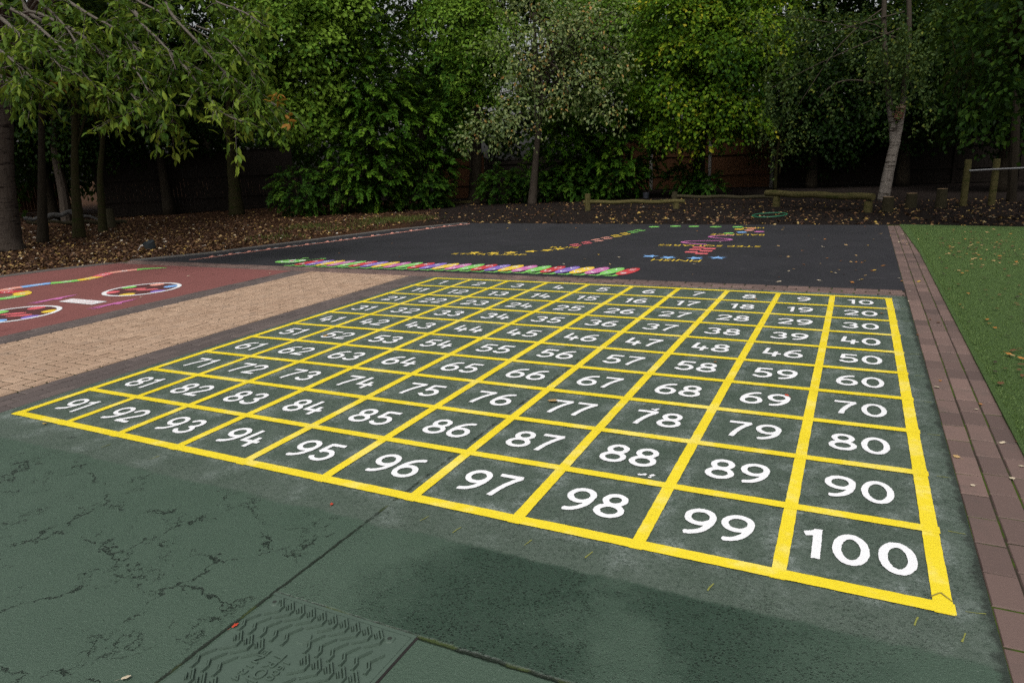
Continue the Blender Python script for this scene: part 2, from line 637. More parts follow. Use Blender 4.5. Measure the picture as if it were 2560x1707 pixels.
def arc(cx, cy, rx, ry, a0, a1, n=26):
    return [(cx + rx * math.cos(R(a0 + (a1 - a0) * i / n)), cy + ry * math.sin(R(a0 + (a1 - a0) * i / n))) for i in range(n + 1)]


def bez(p0, p1, p2, p3, n=18):
    out = []
    for i in range(n + 1):
        t = i / n
        out.append(tuple((1 - t) ** 3 * a + 3 * (1 - t) ** 2 * t * b + 3 * (1 - t) * t * t * c + t ** 3 * d for a, b, c, d in zip(p0, p1, p2, p3)))
    return out


six = [bez((.52, .93), (.25, .93), (.075, .66), (.075, .33)), arc(.325, .315, .25, .25, 0, 360, 36)]
DIG = {
    '0': [arc(.33, .5, .255, .43, 0, 360, 40)],
    '1': [[(.27, .0), (.27, 1.0)], [(.27, .93), (.19, .85), (.03, .79)]],
    '2': [arc(.31, .68, .245, .245, 172, -28) + [(.10, .07)], [(.06, .07), (.60, .07)]],
    '3': [arc(.30, .71, .215, .215, 160, -88), arc(.30, .285, .25, .215, 88, -165)],
    '4': [[(.16, 1.0), (.085, .33)], [(.03, .33), (.64, .33)], [(.46, .60), (.43, .0)]],
    '5': [[(.58, .93), (.16, .93)], [(.17, .96), (.115, .50)] , arc(.31, .325, .255, .255, 142, -155)],
    '6': six,
    '7': [[(.04, .93), (.60, .93)], bez((.58, .93), (.40, .68), (.27, .40), (.22, .0))],
    '8': [arc(.325, .725, .205, .20, 0, 360, 34), arc(.325, .285, .255, .215, 0, 360, 36)],
    '9': [[(.65 - x, 1.0 - y) for x, y in s] for s in six],
}


def fill_strokes(strokes, hw, step=.022, jit=.006, seed=0, closed=()):
    """flat filled outline of thick strokes: distance field, then clipped cells"""
    r = np.random.default_rng(seed)
    P = np.array([p for s in strokes for p in s])
    lo, hi = P.min(0) - hw - .06, P.max(0) + hw + .06
    nx, ny = int((hi[0] - lo[0]) / step) + 2, int((hi[1] - lo[1]) / step) + 2
    X, Y = np.meshgrid(lo[0] + np.arange(nx) * step, lo[1] + np.arange(ny) * step)
    D = np.full(X.shape, 9.0)
    for s in strokes:
        shut = np.hypot(s[0][0] - s[-1][0], s[0][1] - s[-1][1]) < 1e-3
        for k in range(len(s) - 1):
            a, b = np.array(s[k]), np.array(s[k + 1])
            v = b - a
            L = np.hypot(*v)
            t = ((X - a[0]) * v[0] + (Y - a[1]) * v[1]) / (L * L)
            tc = np.clip(t, 0, 1)
            d = np.hypot(X - a[0] - tc * v[0], Y - a[1] - tc * v[1]) - hw
            if not shut and k == 0:
                d = np.maximum(d, -t * L - .006)
            if not shut and k == len(s) - 2:
                d = np.maximum(d, (t - 1) * L - .006)
            D = np.minimum(D, d)
    nz = r.normal(size=(ny, nx))
    nz = (nz + np.roll(nz, 1, 0) + np.roll(nz, 1, 1) + np.roll(nz, -1, 0) + np.roll(nz, -1, 1)) / 2.2
    D = D + nz * jit * .6
    V, F = [], []
    ins = D < 0
    cnt = ins[:-1, :-1].astype(int) + ins[1:, :-1] + ins[:-1, 1:] + ins[1:, 1:]
    for j in range(ny - 1):
        row = cnt[j]
        i = 0
        while i < nx - 1:
            if row[i] == 4:
                k = i
                while k + 1 < nx - 1 and row[k + 1] == 4:
                    k += 1
                b = len(V)
                x0, x1, y0, y1 = X[j, i], X[j, k + 1], Y[j, i], Y[j + 1, i]
                V += [(x0, y0), (x1, y0), (x1, y1), (x0, y1)]
                F.append((b, b + 1, b + 2, b + 3))
                i = k + 1
                continue
            if row[i] > 0:
                cs = [(j, i), (j, i + 1), (j + 1, i + 1), (j + 1, i)]
                poly = []
                for q in range(4):
                    c0, c1 = cs[q], cs[(q + 1) % 4]
                    d0, d1 = D[c0], D[c1]
                    if d0 < 0:
                        poly.append((X[c0], Y[c0]))
                    if (d0 < 0) != (d1 < 0):
                        t = d0 / (d0 - d1)
                        poly.append((X[c0] + t * (X[c1] - X[c0]), Y[c0] + t * (Y[c1] - Y[c0])))
                if len(poly) >= 3:
                    b = len(V)
                    V += poly
                    F.append(tuple(range(b, b + len(poly))))
            i += 1
    return V, F


HD = .207
for r_ in range(10):
    for c_ in range(10):
        n = r_ * 10 + c_ + 1
        txt = '46' if n == 49 else str(n)
        adv = [.50 if ch == '1' else .74 for ch in txt]
        if n == 100:
            adv = [.56, .82, .74]
        tot = sum(adv) - .09
        cx, cy = c_ * .5 + .25, 5 - r_ * .5 - .25
        px = -tot / 2
        sx = .90 if n == 100 else .95
        V, F = [], []
        for q, ch in enumerate(txt):
            v, f = fill_strokes(DIG[ch], .082 if n == 100 else .069, seed=n * 3 + q)
            b = len(V)
            V += [((cx + (px + x) * HD * sx), cy - HD * .52 + y * HD, .0042) for x, y in v]
            F += [tuple(i + b for i in ff) for ff in f]
            px += adv[q]
        o = link('number', arr_mesh('number', warp(V), F), grid, mat=P_WHITE)
        o['label'] = 'white number 46 in the square after 48' if n == 49 else 'white number %s' % txt
sp_m = MB()
for (px, py, n_) in ((1484, 1091, 7), (1500, 942, 6)):
    g_ = G(px, py)
    for k_ in range(n_):
        ex_, ey_ = g_[0] + random.gauss(0, .022), g_[1] + random.gauss(0, .010)
        sp_m.add([(ex_ + random.uniform(.004, .013) * math.cos(a_), ey_ + random.uniform(.004, .012) * math.sin(a_), .0036 + .0001 * k_) for a_ in np.linspace(0, 5.6, 8)], [tuple(range(8))])
link('paint_splash', sp_m.mesh('paint_splash'), grid, mat=P_WHITE)
# pencil arrow and stray setting-out marks
mk = MB()
strip(mk, (4.955, .035), (4.985, .07), .0022, .0058)
strip(mk, (4.985, .07), (5.015, .03), .0022, .0062)
link('pencil_arrow', mk.mesh('pencil_arrow'), grid, mat=plain('pencil', (.25, .2, .04)))
mk = MB()
for i in range(11):
    strip(mk, (5.045, i * .5 + random.uniform(-.01, .01)), (5.10, i * .5 + .004), .0016, .0035, jit=.0014)
for i, (x, y) in enumerate([(3.15, -.14), (3.32, -.17), (3.62, -.15), (3.86, -.14), (4.3, -.17), (1.1, -.12), (1.5, -.13), (4.9, -.11), (5.02, -.14)]):
    strip(mk, (x, y - .028), (x + .012, y + .02), .0022, .0035, jit=.002)
link('chalk_mark', mk.mesh('chalk_mark'), grid, mat=paint('yellow_chalk', (.21, .22, .05), .9))

# ------------------------------------------------------------------ other painted games


def flat(name, pts, z, mat, parent=None):
    me = bpy.data.meshes.new(name)
    me.from_pydata([(p[0], p[1], z) for p in pts], [], [tuple(range(len(pts)))])
    me.update()
    if me.polygons[0].normal.z < 0:
        me.flip_normals()
    return link(name, me, parent, mat=mat)


def ell(cx, cy, rx, ry, rot=0, n=28):
    out = []
    for i in range(n):
        a = 2 * math.pi * i / n
        x, y = rx * math.cos(a), ry * math.sin(a)
        out.append((cx + x * math.cos(rot) - y * math.sin(rot), cy + x * math.sin(rot) + y * math.cos(rot)))
    return out


def star(cx, cy, r, rot=0):
    return [(cx + (r if i % 2 == 0 else r * .45) * math.sin(rot + i * math.pi / 5), cy + (r if i % 2 == 0 else r * .45) * math.cos(rot + i * math.pi / 5)) for i in range(10)]


def text_mesh(body, h, wid, extrude=0):
    """flat lettering of a given height and total width, origin at its lower left"""
    cu = bpy.data.curves.new('lettering', 'FONT')
    cu.body = body
    cu.resolution_u = 3
    cu.extrude = extrude
    ob = bpy.data.objects.new('lettering', cu)
    me = bpy.data.meshes.new_from_object(ob)
    bpy.data.objects.remove(ob)
    n = len(me.vertices)
    co = np.zeros(n * 3, dtype=np.float32)
    me.vertices.foreach_get('co', co)
    co = co.reshape(-1, 3)
    lo, hi = co.min(0), co.max(0)
    co[:, 0] = (co[:, 0] - lo[0]) / (hi[0] - lo[0]) * wid
    co[:, 1] = (co[:, 1] - lo[1]) / (hi[1] - lo[1]) * h
    me.vertices.foreach_set('co', co.ravel())
    me.update()
    return me


def lettering(name, body, x, y, h, wid, z, mat, parent=None, flip=False, ang=0):
    me = text_mesh(body, h, wid)
    rot = ang + (math.pi if flip else 0)
    loc = (x + wid * math.cos(ang), y + h, z) if flip else (x, y, z)
    return link(name, me, parent, loc, (0, 0, rot), mat)


# alphabet caterpillar
cat = empty('alphabet_caterpillar', (-.3, 5.75, 0), 'long painted caterpillar of coloured lettered ovals along the black tarmac edge', 'floor marking')
cyc = ['red', 'purple', 'yellow', 'pink', 'green']


def cat_part(name, pts, z, m, parent=cat):
    return flat(name, [(p[0] + .3, p[1] - 5.75) for p in pts], z, m, parent)


for k in range(26):
    cx = -2.72 + k * (2.185 + 2.72) / 25
    cy = 5.755 + .145 * k / 25
    foot = [(cx - .20, cy - .345), (cx - .065, cy - .355), (cx + .0, cy - .20), (cx - .08, cy - .20), (cx - .105, cy - .315), (cx - .19, cy - .31)]
    cat_part('foot', foot, .0042 + .0001 * (k % 2), PC['green'])
    sgm = cat_part('oval', ell(cx, cy, .098, .27, -.16, 32), .0050 + .0003 * (k % 2), PC[cyc[k % 5]])
    for txt, dy, h in ((chr(65 + k), .07, .10), (chr(97 + k), -.17, .085)):
        wd = .085 if txt not in 'iIlj' else .025
        if txt in 'WwMm':
            wd = .11
        me = text_mesh(txt, h, wd)
        link('letter', me, sgm, (cx + .3 - wd / 2 + (.02 if dy > 0 else -.02), cy + dy - 5.75, .0062), None, P_WHITE)
hd = cat_part('head', ell(-3.13, 5.80, .245, .17, .35), .0058, PC['green'])
for ex in (-3.17, -2.99):
    e = flat('eye', [(p[0] + .3, p[1] - 5.75) for p in ell(ex, 5.87 + (.03 if ex > -3.1 else 0), .05, .06)], .0066, P_WHITE, hd)
flat('nose', [(p[0] + .3, p[1] - 5.75) for p in ell(-3.11, 5.80, .035, .03)], .0070, PC['coral'], hd)
mo = MB()
aa = [(-3.13 + .16 * math.cos(R(a)), 5.80 + .11 * math.sin(R(a))) for a in range(195, 346, 15)]
for a, b in zip(aa[:-1], aa[1:]):
    strip(mo, (a[0] + .3, a[1] - 5.75), (b[0] + .3, b[1] - 5.75), .014, .0068)
link('mouth', mo.mesh('mouth'), hd, mat=P_WHITE)
for bx, tx in ((-3.09, -3.15), (-2.96, -2.80)):
    an = MB()
    strip(an, (bx + .3, .17), (tx + .3, .36), .012, .0052)
    an.add([(p[0] + .3, p[1] - 5.75, .0056) for p in ell(tx + .02, 6.13, .06, .035)], [tuple(range(28))])
    link('antenna', an.mesh('antenna'), hd, mat=PC['green'])

# star-jump course on the black tarmac
Z = .0042


def mark(o, label, cat_, group=None):
    return prop(o, label, cat_, group)


mark(lettering('course_lettering', 'STAR JUMP', -.93, 6.87, .16, 1.22, Z, PC['yellow'], ang=.06), 'yellow words STAR JUMP painted on the black tarmac', 'lettering')
mark(lettering('course_lettering', 'RUN', .33, 7.83, .13, .44, Z, PC['yellow'], ang=.1), 'yellow word RUN painted beside the red footprints', 'lettering')
mark(lettering('course_lettering', 'FINISH', 2.22, 6.80, .16, .64, Z, PC['yellow'], flip=True), 'yellow word FINISH painted upside down below the blue stars', 'lettering')
mark(lettering('course_lettering', 'STEP SQUARES', 1.92, 8.31, .17, 1.50, Z, PC['yellow'], flip=True), 'yellow words STEP SQUARES painted upside down above the red squares', 'lettering')
mark(lettering('course_lettering', 'BALANCE', 2.44, 9.74, .17, .86, Z, PC['yellow'], flip=True), 'yellow word BALANCE painted upside down at the top of the pink wave', 'lettering')
mark(lettering('course_lettering', 'HOP', 2.80, 10.80, .17, .37, Z, PC['yellow'], flip=True), 'yellow word HOP painted upside down behind the coloured spots', 'lettering')
ordw = ['first', 'second', 'third', 'fourth', 'fifth', 'sixth']
for i, (x, y) in enumerate([(-.63, 7.12), (-.31, 7.13), (-.06, 7.23), (.20, 7.40), (.40, 7.56), (.53, 7.73)]):
    mark(flat('painted_star', star(x, y, .115, .2 + .3 * i), Z + .0004, PC['yellow']), '%s yellow star from the left in the row behind STAR JUMP' % ordw[i], 'floor marking', 'yellow stars of the jumping course')
for i, (x, y) in enumerate([(2.11, 7.20), (2.38, 7.12), (2.74, 7.12), (3.02, 7.20)]):
    mark(flat('painted_star', star(x, y, .125, .1 + .35 * i), Z, PC['blue']), '%s blue star from the left above the word FINISH' % ordw[i], 'floor marking', 'blue stars of the jumping course')


def shoe(x, y, ang, s=1.0):
    pts = []
    for i in range(26):
        a = 2 * math.pi * i / 26
        px, py = .042 * math.cos(a), .105 * math.sin(a)
        px *= (1.0 if py > .02 else .72 if py > -.04 else .85)
        pts.append((x + s * (px * math.cos(ang) - py * math.sin(ang)), y + s * (px * math.sin(ang) + py * math.cos(ang))))
    return pts


fc = ['coral', 'coral', 'salmon', 'salmon', 'yellow', 'yellow', 'green', 'green']
fp = [(.57, 8.26), (.67, 8.12), (.65, 8.59), (.74, 8.43), (.70, 8.93), (.82, 8.76), (.77, 9.23), (.87, 9.08), (.84, 9.55), (.94, 9.40), (.90, 9.88), (1.0, 9.71), (.95, 10.16), (1.05, 10.03), (1.0, 10.41), (1.11, 10.30)]
cname = {'coral': 'red', 'salmon': 'salmon', 'yellow': 'yellow', 'green': 'green'}
for i, (x, y) in enumerate(fp):
    c = fc[i // 2]
    mark(flat('painted_footprint', shoe(x, y, -.45), Z + .0006, PC[c]),
         '%s %s footprint of the %s %s pair on the black tarmac' % (['left', 'right'][i % 2], cname[c], ['nearer', 'farther'][(i // 2) % 2], cname[c]), 'floor marking', 'painted footprints of the running course')
for i, (x, y) in enumerate([(1.16, 10.99), (1.54, 11.11), (1.89, 11.09), (2.30, 11.04), (2.70, 11.03)]):
    mark(flat('painted_spot', ell(x, y, .10, .10), Z, PC['green']), '%s green spot from the left along the far tarmac edge' % ordw[i], 'floor marking', 'green spots along the far edge')
for c, nm, x, y in (('yellow', 'yellow', 2.78, 10.64), ('salmon', 'salmon', 2.97, 10.49), ('orange', 'orange', 2.97, 10.80), ('blue', 'blue', 2.89, 10.19), ('pink', 'pink', 3.16, 10.29), ('green', 'green', 2.70, 10.03)):
    mark(flat('painted_spot', ell(x, y, .085, .085), Z + .0005, PC[c]), 'round %s hopping spot between the words HOP and BALANCE' % nm, 'floor marking', 'coloured hopping spots')
wv = [(2.83, 9.72), (2.62, 9.68), (2.48, 9.52), (2.60, 9.36), (2.82, 9.25), (2.88, 9.13), (2.78, 9.02), (2.50, 8.96), (2.26, 8.87), (2.20, 8.76), (2.30, 8.64), (2.48, 8.57), (2.62, 8.53)]


def spline(pts, n=8):
    pts = [np.array(p, float) for p in pts]
    q = [pts[0]] + pts + [pts[-1]]
    out = []
    for i in range(1, len(q) - 2):
        for k in range(n):
            t = k / n
            out.append(.5 * ((2 * q[i]) + (-q[i - 1] + q[i + 1]) * t + (2 * q[i - 1] - 5 * q[i] + 4 * q[i + 1] - q[i + 2]) * t * t + (-q[i - 1] + 3 * q[i] - 3 * q[i + 1] + q[i + 2]) * t ** 3))
    out.append(pts[-1])
    return out


def ribbon(name, pts, hw, z, mat, parent=None):
    V, F = [], []
    for i, p in enumerate(pts):
        d = pts[min(i + 1, len(pts) - 1)] - pts[max(i - 1, 0)]
        d = d / (np.linalg.norm(d) + 1e-9)
        h = hw[i] if hasattr(hw, '__len__') else hw
        V += [(p[0] - d[1] * h, p[1] + d[0] * h, z), (p[0] + d[1] * h, p[1] - d[0] * h, z)]
    for i in range(len(pts) - 1):
        F.append((2 * i, 2 * i + 1, 2 * i + 3, 2 * i + 2))
    return link(name, arr_mesh(name, V, F), parent, mat=mat)


mark(ribbon('painted_wave', spline(wv), .028, Z + .0003, PC['pink']), 'pink wavy balance line painted between BALANCE and STEP SQUARES', 'floor marking')
for i, (x, y) in enumerate([(2.57, 8.19), (2.75, 8.07), (2.57, 7.95), (2.75, 7.82), (2.57, 7.68), (2.74, 7.55)]):
    q = flat('painted_square', [(x - .085, y - .062), (x + .085, y - .062), (x + .085, y + .062), (x - .085, y + .062)], Z, PC['coral'])
    mark(q, '%s red stepping square in the %s column above FINISH' % (['top', 'top', 'middle', 'middle', 'lowest', 'lowest'][i], ['left', 'right'][i % 2]), 'floor marking', 'red stepping squares')
# measuring line along the left tarmac edge
ml = empty('measuring_line', (-4.8, 6, 0), 'thin red measuring line with white figures along the left tarmac edge', 'floor marking')
rl = [(-5.13, 5.60), (-4.98, 5.95), (-4.77, 6.73), (-4.45, 7.6), (-4.16, 8.41), (-3.52, 10.54), (-3.14, 11.45)]
sp = spline(rl, 10)
ribbon('red_line', [p - np.array([-4.8, 6]) for p in sp], .026, Z, PC['salmon'], ml)
tk, wt_ = MB(), []
acc = 0
for a, b in zip(sp[:-1], sp[1:]):
    acc += np.linalg.norm(b - a)
    if acc > .34:
        acc = 0
        d = (b - a) / np.linalg.norm(b - a)
        nr = np.array([-d[1], d[0]])
        o_ = np.array([4.8, -6])
        strip(tk, a + o_, a + nr * .17 + d * .12 + o_, .026, Z + .0006)
        w0 = a + nr * .11 + d * .22 + o_
        wm = MB()
        strip(wm, w0 - nr * .05, w0 + nr * .05, .032, Z + .0002)
        link('white_figure', wm.mesh('white_figure'), ml, mat=PC['dull'])
link('red_tick', tk.mesh('red_tick'), ml, mat=PC['salmon'])

# games on the red surface
DKRED = plain('dark_red_disc', (.085, .028, .026), .6, bump=.3)


def spot_ring(cx, cy, r, label, spots, feet):
    t = empty('spot_circle', (cx, cy, 0), label, 'floor marking', 'white ringed spot circles on the red surface')
    flat('disc', ell(0, 0, r - .04, r - .04, 0, 40), .0036, DKRED, t)
    V, F = [], []
    n = 56
    for i in range(n):
        a = 2 * math.pi * i / n
        for q in (r - .05, r):
            V.append((q * math.cos(a), q * math.sin(a), .0046))
    for i in range(n):
        k = (i + 1) % n
        F.append((2 * i, 2 * i + 1, 2 * k + 1, 2 * k))
    link('ring', arr_mesh('ring', V, F), t, mat=P_WHITE)
    for x, y, c in spots:
        flat('spot', ell(x - cx, y - cy, .088, .088), .0042, PC[c], t)
    for x, y, a in feet:
        flat('footprint', shoe(x - cx, y - cy, a, 1.25), .0042, PC['coral'], t)
    return t


spot_ring(-3.34, 3.41, .45, 'white ringed circle of coloured spots nearer the tan path end', [(-3.68, 3.47, 'green'), (-3.46, 3.71, 'salmon'), (-3.13, 3.66, 'blue'), (-2.99, 3.36, 'purple'), (-3.20, 3.10, 'yellow'), (-3.56, 3.15, 'coral')], [(-3.44, 3.39, -.95), (-3.24, 3.40, -.95)])
spot_ring(-3.42, 1.92, .45, 'white ringed circle of coloured spots cut by the left edge', [(-3.16, 2.16, 'yellow'), (-3.52, 2.22, 'coral'), (-3.72, 1.94, 'green'), (-3.22, 1.65, 'blue'), (-3.06, 1.89, 'purple')], [(-3.46, 1.94, -.95), (-3.28, 1.90, -.95)])
pn = empty('rules_panel', (-3.35, 2.63, 0), 'small white painted panel with faded red lines between the two spot circles', 'floor marking')
flat('board', [(.32, -.09), (.33, .09), (-.31, .09), (-.30, -.08)], .0044, P_WHITE, pn)
sc_ = MB()
for row in range(3):
    x = -.24
    while x < .22:
        wd = random.uniform(.03, .08)
        strip(sc_, (x, .045 - row * .045), (x + wd, .045 - row * .045 + random.uniform(-.006, .006)), .006, .0052)
        x += wd + .02
link('faded_print', sc_.mesh('faded_print'), pn, mat=paint('faded_red_print', (.70, .38, .38), .6))
for (x, y), lab in (((-3.89, 2.64), 'pink painted jumping frog shape left of the white panel'), ((-2.80, 2.64), 'pink painted jumping frog shape right of the white panel')):
    hnd = MB()
    P_ = [(0, .30), (.03, .20), (.035, .08), (.09, .04), (.085, .0), (.03, -.02), (.035, -.10), (.06, -.20), (.03, -.29), (.015, -.20), (.0, -.12), (-.02, -.20), (-.035, -.30), (-.05, -.20), (-.04, -.06), (-.05, .05), (-.03, .18)]
    hnd.add([(px, py, .0042) for px, py in P_], [tuple(range(len(P_)))])
    o = hnd.obj('painted_hand', PC['pink'], None, (x, y, 0))
    mark(o, lab.replace('jumping frog shape', 'arm and hand shape'), 'floor marking', 'pink painted arm shapes')
sn = empty('number_snake', (-5.2, 3.8, 0), 'winding painted snake of coloured numbered bands on the red surface', 'floor marking')
sp = [p - np.array([-5.2, 3.8]) for p in spline([(-4.73, 4.86), (-5.0, 4.70), (-5.17, 4.45), (-5.20, 4.22), (-5.08, 4.0), (-5.03, 3.79), (-5.09, 3.58), (-5.24, 3.38), (-5.32, 3.15), (-5.36, 2.93), (-5.20, 2.80), (-4.92, 2.83), (-4.70, 2.74), (-4.62, 2.55), (-4.74, 2.36), (-4.95, 2.28), (-5.2, 2.3)], 8)]
cols = ['green', 'salmon', 'coral', 'yellow', 'green', 'blue', 'salmon', 'red', 'yellow', 'green', 'coral']
per = len(sp) // len(cols)
for i, c in enumerate(cols):
    a = i * per
    b = min(len(sp) - 1, (i + 1) * per) if i < len(cols) - 1 else len(sp) - 1
    hw = [.085 * min(1, (j + 1) / 12) + .01 for j in range(a, b + 1)]
    bd = ribbon('band', sp[a:b + 1], hw, .0044, PC[c], sn)
    if i > 0:
        m_ = sp[(a + b) // 2]
        d = sp[(a + b) // 2 + 1] - sp[(a + b) // 2 - 1]
        link('numeral', text_mesh(str(i + 8), .10, .11), bd, (m_[0] - .05, m_[1] - .05, .0052), None, P_WHITE)

# ------------------------------------------------------------------ manhole cover
M_COVER = plain('green_painted_iron', (.060, .090, .068), .5, .4, .15, 9, .35, 90)
mh = empty('manhole_cover', (2.955, -.772, 0), 'green painted iron manhole cover with raised chevron tread in the near ground', 'manhole cover')
mbx = MB()
Wc, Hc = .565, .60


def cover_pt(x, y):
    return (x, -y)


mbx.box(.008, -Hc, -.01, Wc, -.008, .004)
ob = mbx.obj('plate', M_COVER, mh)
bv = ob.modifiers.new('bevel', 'BEVEL')
bv.width = .004
bv.segments = 2
fr = MB()
for (x0, y0, x1, y1) in ((-.004, -.0075, Wc + .012, .006), (Wc + .0005, -Hc, Wc + .012, -.0085)):
    fr.box(x0, y0, -.01, x1, y1, .0022)
fr.obj('rim', M_COVER, mh)
gp = MB()
gp.box(Wc + .0125, -Hc, -.004, Wc + .021, .0, .0016)
gp.obj('dirt_gap', plain('black_dirt', (.012, .010, .009), .95), mh)
tr = MB()
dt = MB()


def rib(pts, hw=.0042):
    for a, b in zip(pts[:-1], pts[1:]):
        a, b = np.array(a), np.array(b)
        d = (b - a) / np.linalg.norm(b - a)
        nr = np.array([-d[1], d[0]])
        a2, b2 = a - d * hw * .7, b + d * hw * .7
        q = [a2 + nr * hw, a2 - nr * hw, b2 - nr * hw, b2 + nr * hw]
        q2 = [a2 + nr * hw * .55, a2 - nr * hw * .55, b2 - nr * hw * .55, b2 + nr * hw * .55]
        dq = [a2 + nr * hw * 1.1, a2 - nr * hw * 1.8, b2 - nr * hw * 1.8, b2 + nr * hw * 1.1]  # dark strip, wider on one side, paints the shaded side of the rib
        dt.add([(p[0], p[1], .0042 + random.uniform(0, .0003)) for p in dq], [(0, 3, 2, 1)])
        zz = random.uniform(.0118, .0126)
        V = [(p[0], p[1], .0038) for p in q] + [(p[0], p[1], zz) for p in q2]
        tr.add(V, [(4, 7, 6, 5)] + [(i, 4 + i, 4 + (i + 1) % 4, (i + 1) % 4) for i in range(4)])


for rw in range(4):
    for c in range(-1, 12):
        ox, oy = .010 + c * .045, -.180 * rw - .020
        def put(pts, hw=.0042):
            q = [(x + ox, y + oy) for x, y in pts]
            mx, my = sum(p[0] for p in q) / len(q), sum(p[1] for p in q) / len(q)
            if min(p[0] for p in q) < .016 or max(p[0] for p in q) > Wc - .012 or max(p[1] for p in q) > -.012 or min(p[1] for p in q) < -Hc + .012:
                return
            if .165 < mx < .325 and -.43 < my < -.205:
                return
            if math.hypot(mx - .263, my + .148) < .034 or math.hypot(mx - .040, my + .044) < .026 or math.hypot(mx - Wc + .055, my + .044) < .030:
                return
            rib(q, hw)
        put([(0, -.001), (.031, -.034), (.033, -.055), (0, -.084)])
        put([(.040, -.022), (.055, -.038)], .003)
        put([(.031, -.094), (.010, -.132), (.027, -.155), (.029, -.176)])
tr.obj('tread', M_COVER, mh)
dt.obj('tread_shade', plain('rib_shade_paint', (.016, .026, .018), .9, .1), mh)
for kx in (.040, Wc - .055):
    hb = MB()
    hb.tube([(kx, -.044, .0036), (kx, -.044, .0085)], [.018, .015], 20)
    k_ = hb.obj('lifting_boss', M_COVER, mh)
    hk = MB()
    hk.tube([(kx, -.044, .0080), (kx, -.044, .0093)], [.008, .007], 12)
    hk.obj('keyhole', plain('keyhole_dirt', (.02, .026, .02), .9), k_)
ct = MB()
ct.tube([(.263, -.148, .0036), (.263, -.148, .010)], [.028, .024], 6)
ct.tube([(.263, -.148, .0102), (.263, -.148, .0106)], [.012, .010], 8)
ct.obj('centre_lug', M_COVER, mh)
for txt, x, y, h, wd in (('TROJAN', .222, -.226, .046, .205), ('1600', .278, -.250, .024, .078), ('EN124', .186, -.232, .024, .135)):
    me = text_mesh(txt, h, wd, .02)
    co = np.zeros(len(me.vertices) * 3, dtype=np.float32)
    me.vertices.foreach_get('co', co)
    co = co.reshape(-1, 3)
    co[:, 2] = np.where(co[:, 2] > 0, .0088, .0036)
    me.vertices.foreach_set('co', co.ravel())
    me.update()
    link('raised_lettering', me, mh, (x, y, 0), (0, 0, -math.pi / 2), M_COVER)

# ------------------------------------------------------------------ leaves and trees


def leaf_mat(name, stops, rough=.55, transl=.28, spec=.18):
    t = NT(name, rough, spec)
    c = t.ramp(t.attr(), stops)
    t.col(c)
    tr_ = t.n('ShaderNodeBsdfTranslucent')
    t.put(tr_.inputs['Color'], t.mix(.5, c, (.20, .30, .03)))
    mx = t.n('ShaderNodeMixShader')
    mx.inputs[0].default_value = transl
    out = t.t.nodes['Material Output']
    t.t.links.new(t.b.outputs[0], mx.inputs[1])
    t.t.links.new(tr_.outputs[0], mx.inputs[2])
    t.t.links.new(mx.outputs[0], out.inputs['Surface'])
    return t.m


L_CHERRY = leaf_mat('cherry_leaf', [(0, (.016, .042, .005)), (.5, (.072, .130, .016)), (.85, (.175, .235, .028)), (.97, (.19, .24, .035)), (1, (.26, .12, .02))], .55, .3, .10)
L_MAPLE = leaf_mat('maple_leaf', [(0, (.008, .032, .003)), (.5, (.058, .138, .013)), (1, (.150, .250, .026))], .6, .28, .10)
L_LIME = leaf_mat('yellow_green_leaf', [(0, (.008, .034, .002)), (.5, (.064, .138, .007)), (.85, (.175, .245, .013)), (1, (.32, .30, .02))], .6, .28, .10)
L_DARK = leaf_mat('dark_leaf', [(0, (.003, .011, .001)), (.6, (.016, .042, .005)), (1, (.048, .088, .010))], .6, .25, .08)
L_WHITEB = leaf_mat('grey_green_leaf', [(0, (.040, .072, .020)), (.5, (.130, .180, .056)), (.90, (.24, .27, .10)), (.98, (.33, .29, .08)), (1, (.32, .18, .05))], .5, .25, .25)
L_BIRCH = leaf_mat('birch_leaf', [(0, (.014, .030, .008)), (.5, (.050, .086, .024)), (.9, (.100, .145, .038)), (1, (.17, .20, .03))], .55, .25, .10)
L_CON = leaf_mat('conifer_frond', [(0, (.004, .020, .001)), (.5, (.030, .082, .005)), (1, (.105, .190, .014))], .65, .15, .08)
L_IVY = leaf_mat('hedge_leaf', [(0, (.004, .018, .001)), (.5, (.022, .062, .005)), (1, (.072, .135, .012))], .65, .15, .08)


def bark(name, a, b, mark_=None):
    t = NT(name, .9, .06)
    x, y, z = t.xyz()
    cv = t.n('ShaderNodeCombineXYZ')
    t.put(cv.inputs[0], t.m_('MULTIPLY', x, 6.0))
    t.put(cv.inputs[1], t.m_('MULTIPLY', y, 6.0))
    t.put(cv.inputs[2], z)
    f = t.noise(4, 5, .7, cv.outputs[0])
    c = t.mix(f, a, b)
    if mark_:
        cv2 = t.n('ShaderNodeCombineXYZ')
        t.put(cv2.inputs[0], x)
        t.put(cv2.inputs[1], y)
        t.put(cv2.inputs[2], t.m_('MULTIPLY', z, 7.0))
        k = t.step(t.noise(3.0, 5, .75, cv2.outputs[0]), .52, .62)
        c = t.mix(k, c, mark_)
    if name == 'birch_bark':
        c = t.mix(t.step(z, 1.7, 2.7), c, (.060, .050, .038))
    t.col(c)
    return t.bump(f, .8, .03).m


B_DARK = bark('dark_bark', (.010, .008, .006), (.030, .024, .016))
B_MOSS = bark('mossy_bark', (.016, .014, .006), (.044, .037, .017), (.020, .028, .006))
B_BIRCH = bark('birch_bark', (.11, .092, .078), (.27, .24, .21), (.035, .028, .022))
B_CHERRY = bark('peeling_bark', (.018, .011, .007), (.075, .062, .052), (.009, .006, .005))
B_GREY = bark('grey_bark', (.028, .022, .017), (.080, .065, .052))

UP = np.array([0, 0, 1.0])


def unit(a):
    return a / (np.linalg.norm(a, axis=-1, keepdims=True) + 1e-9)


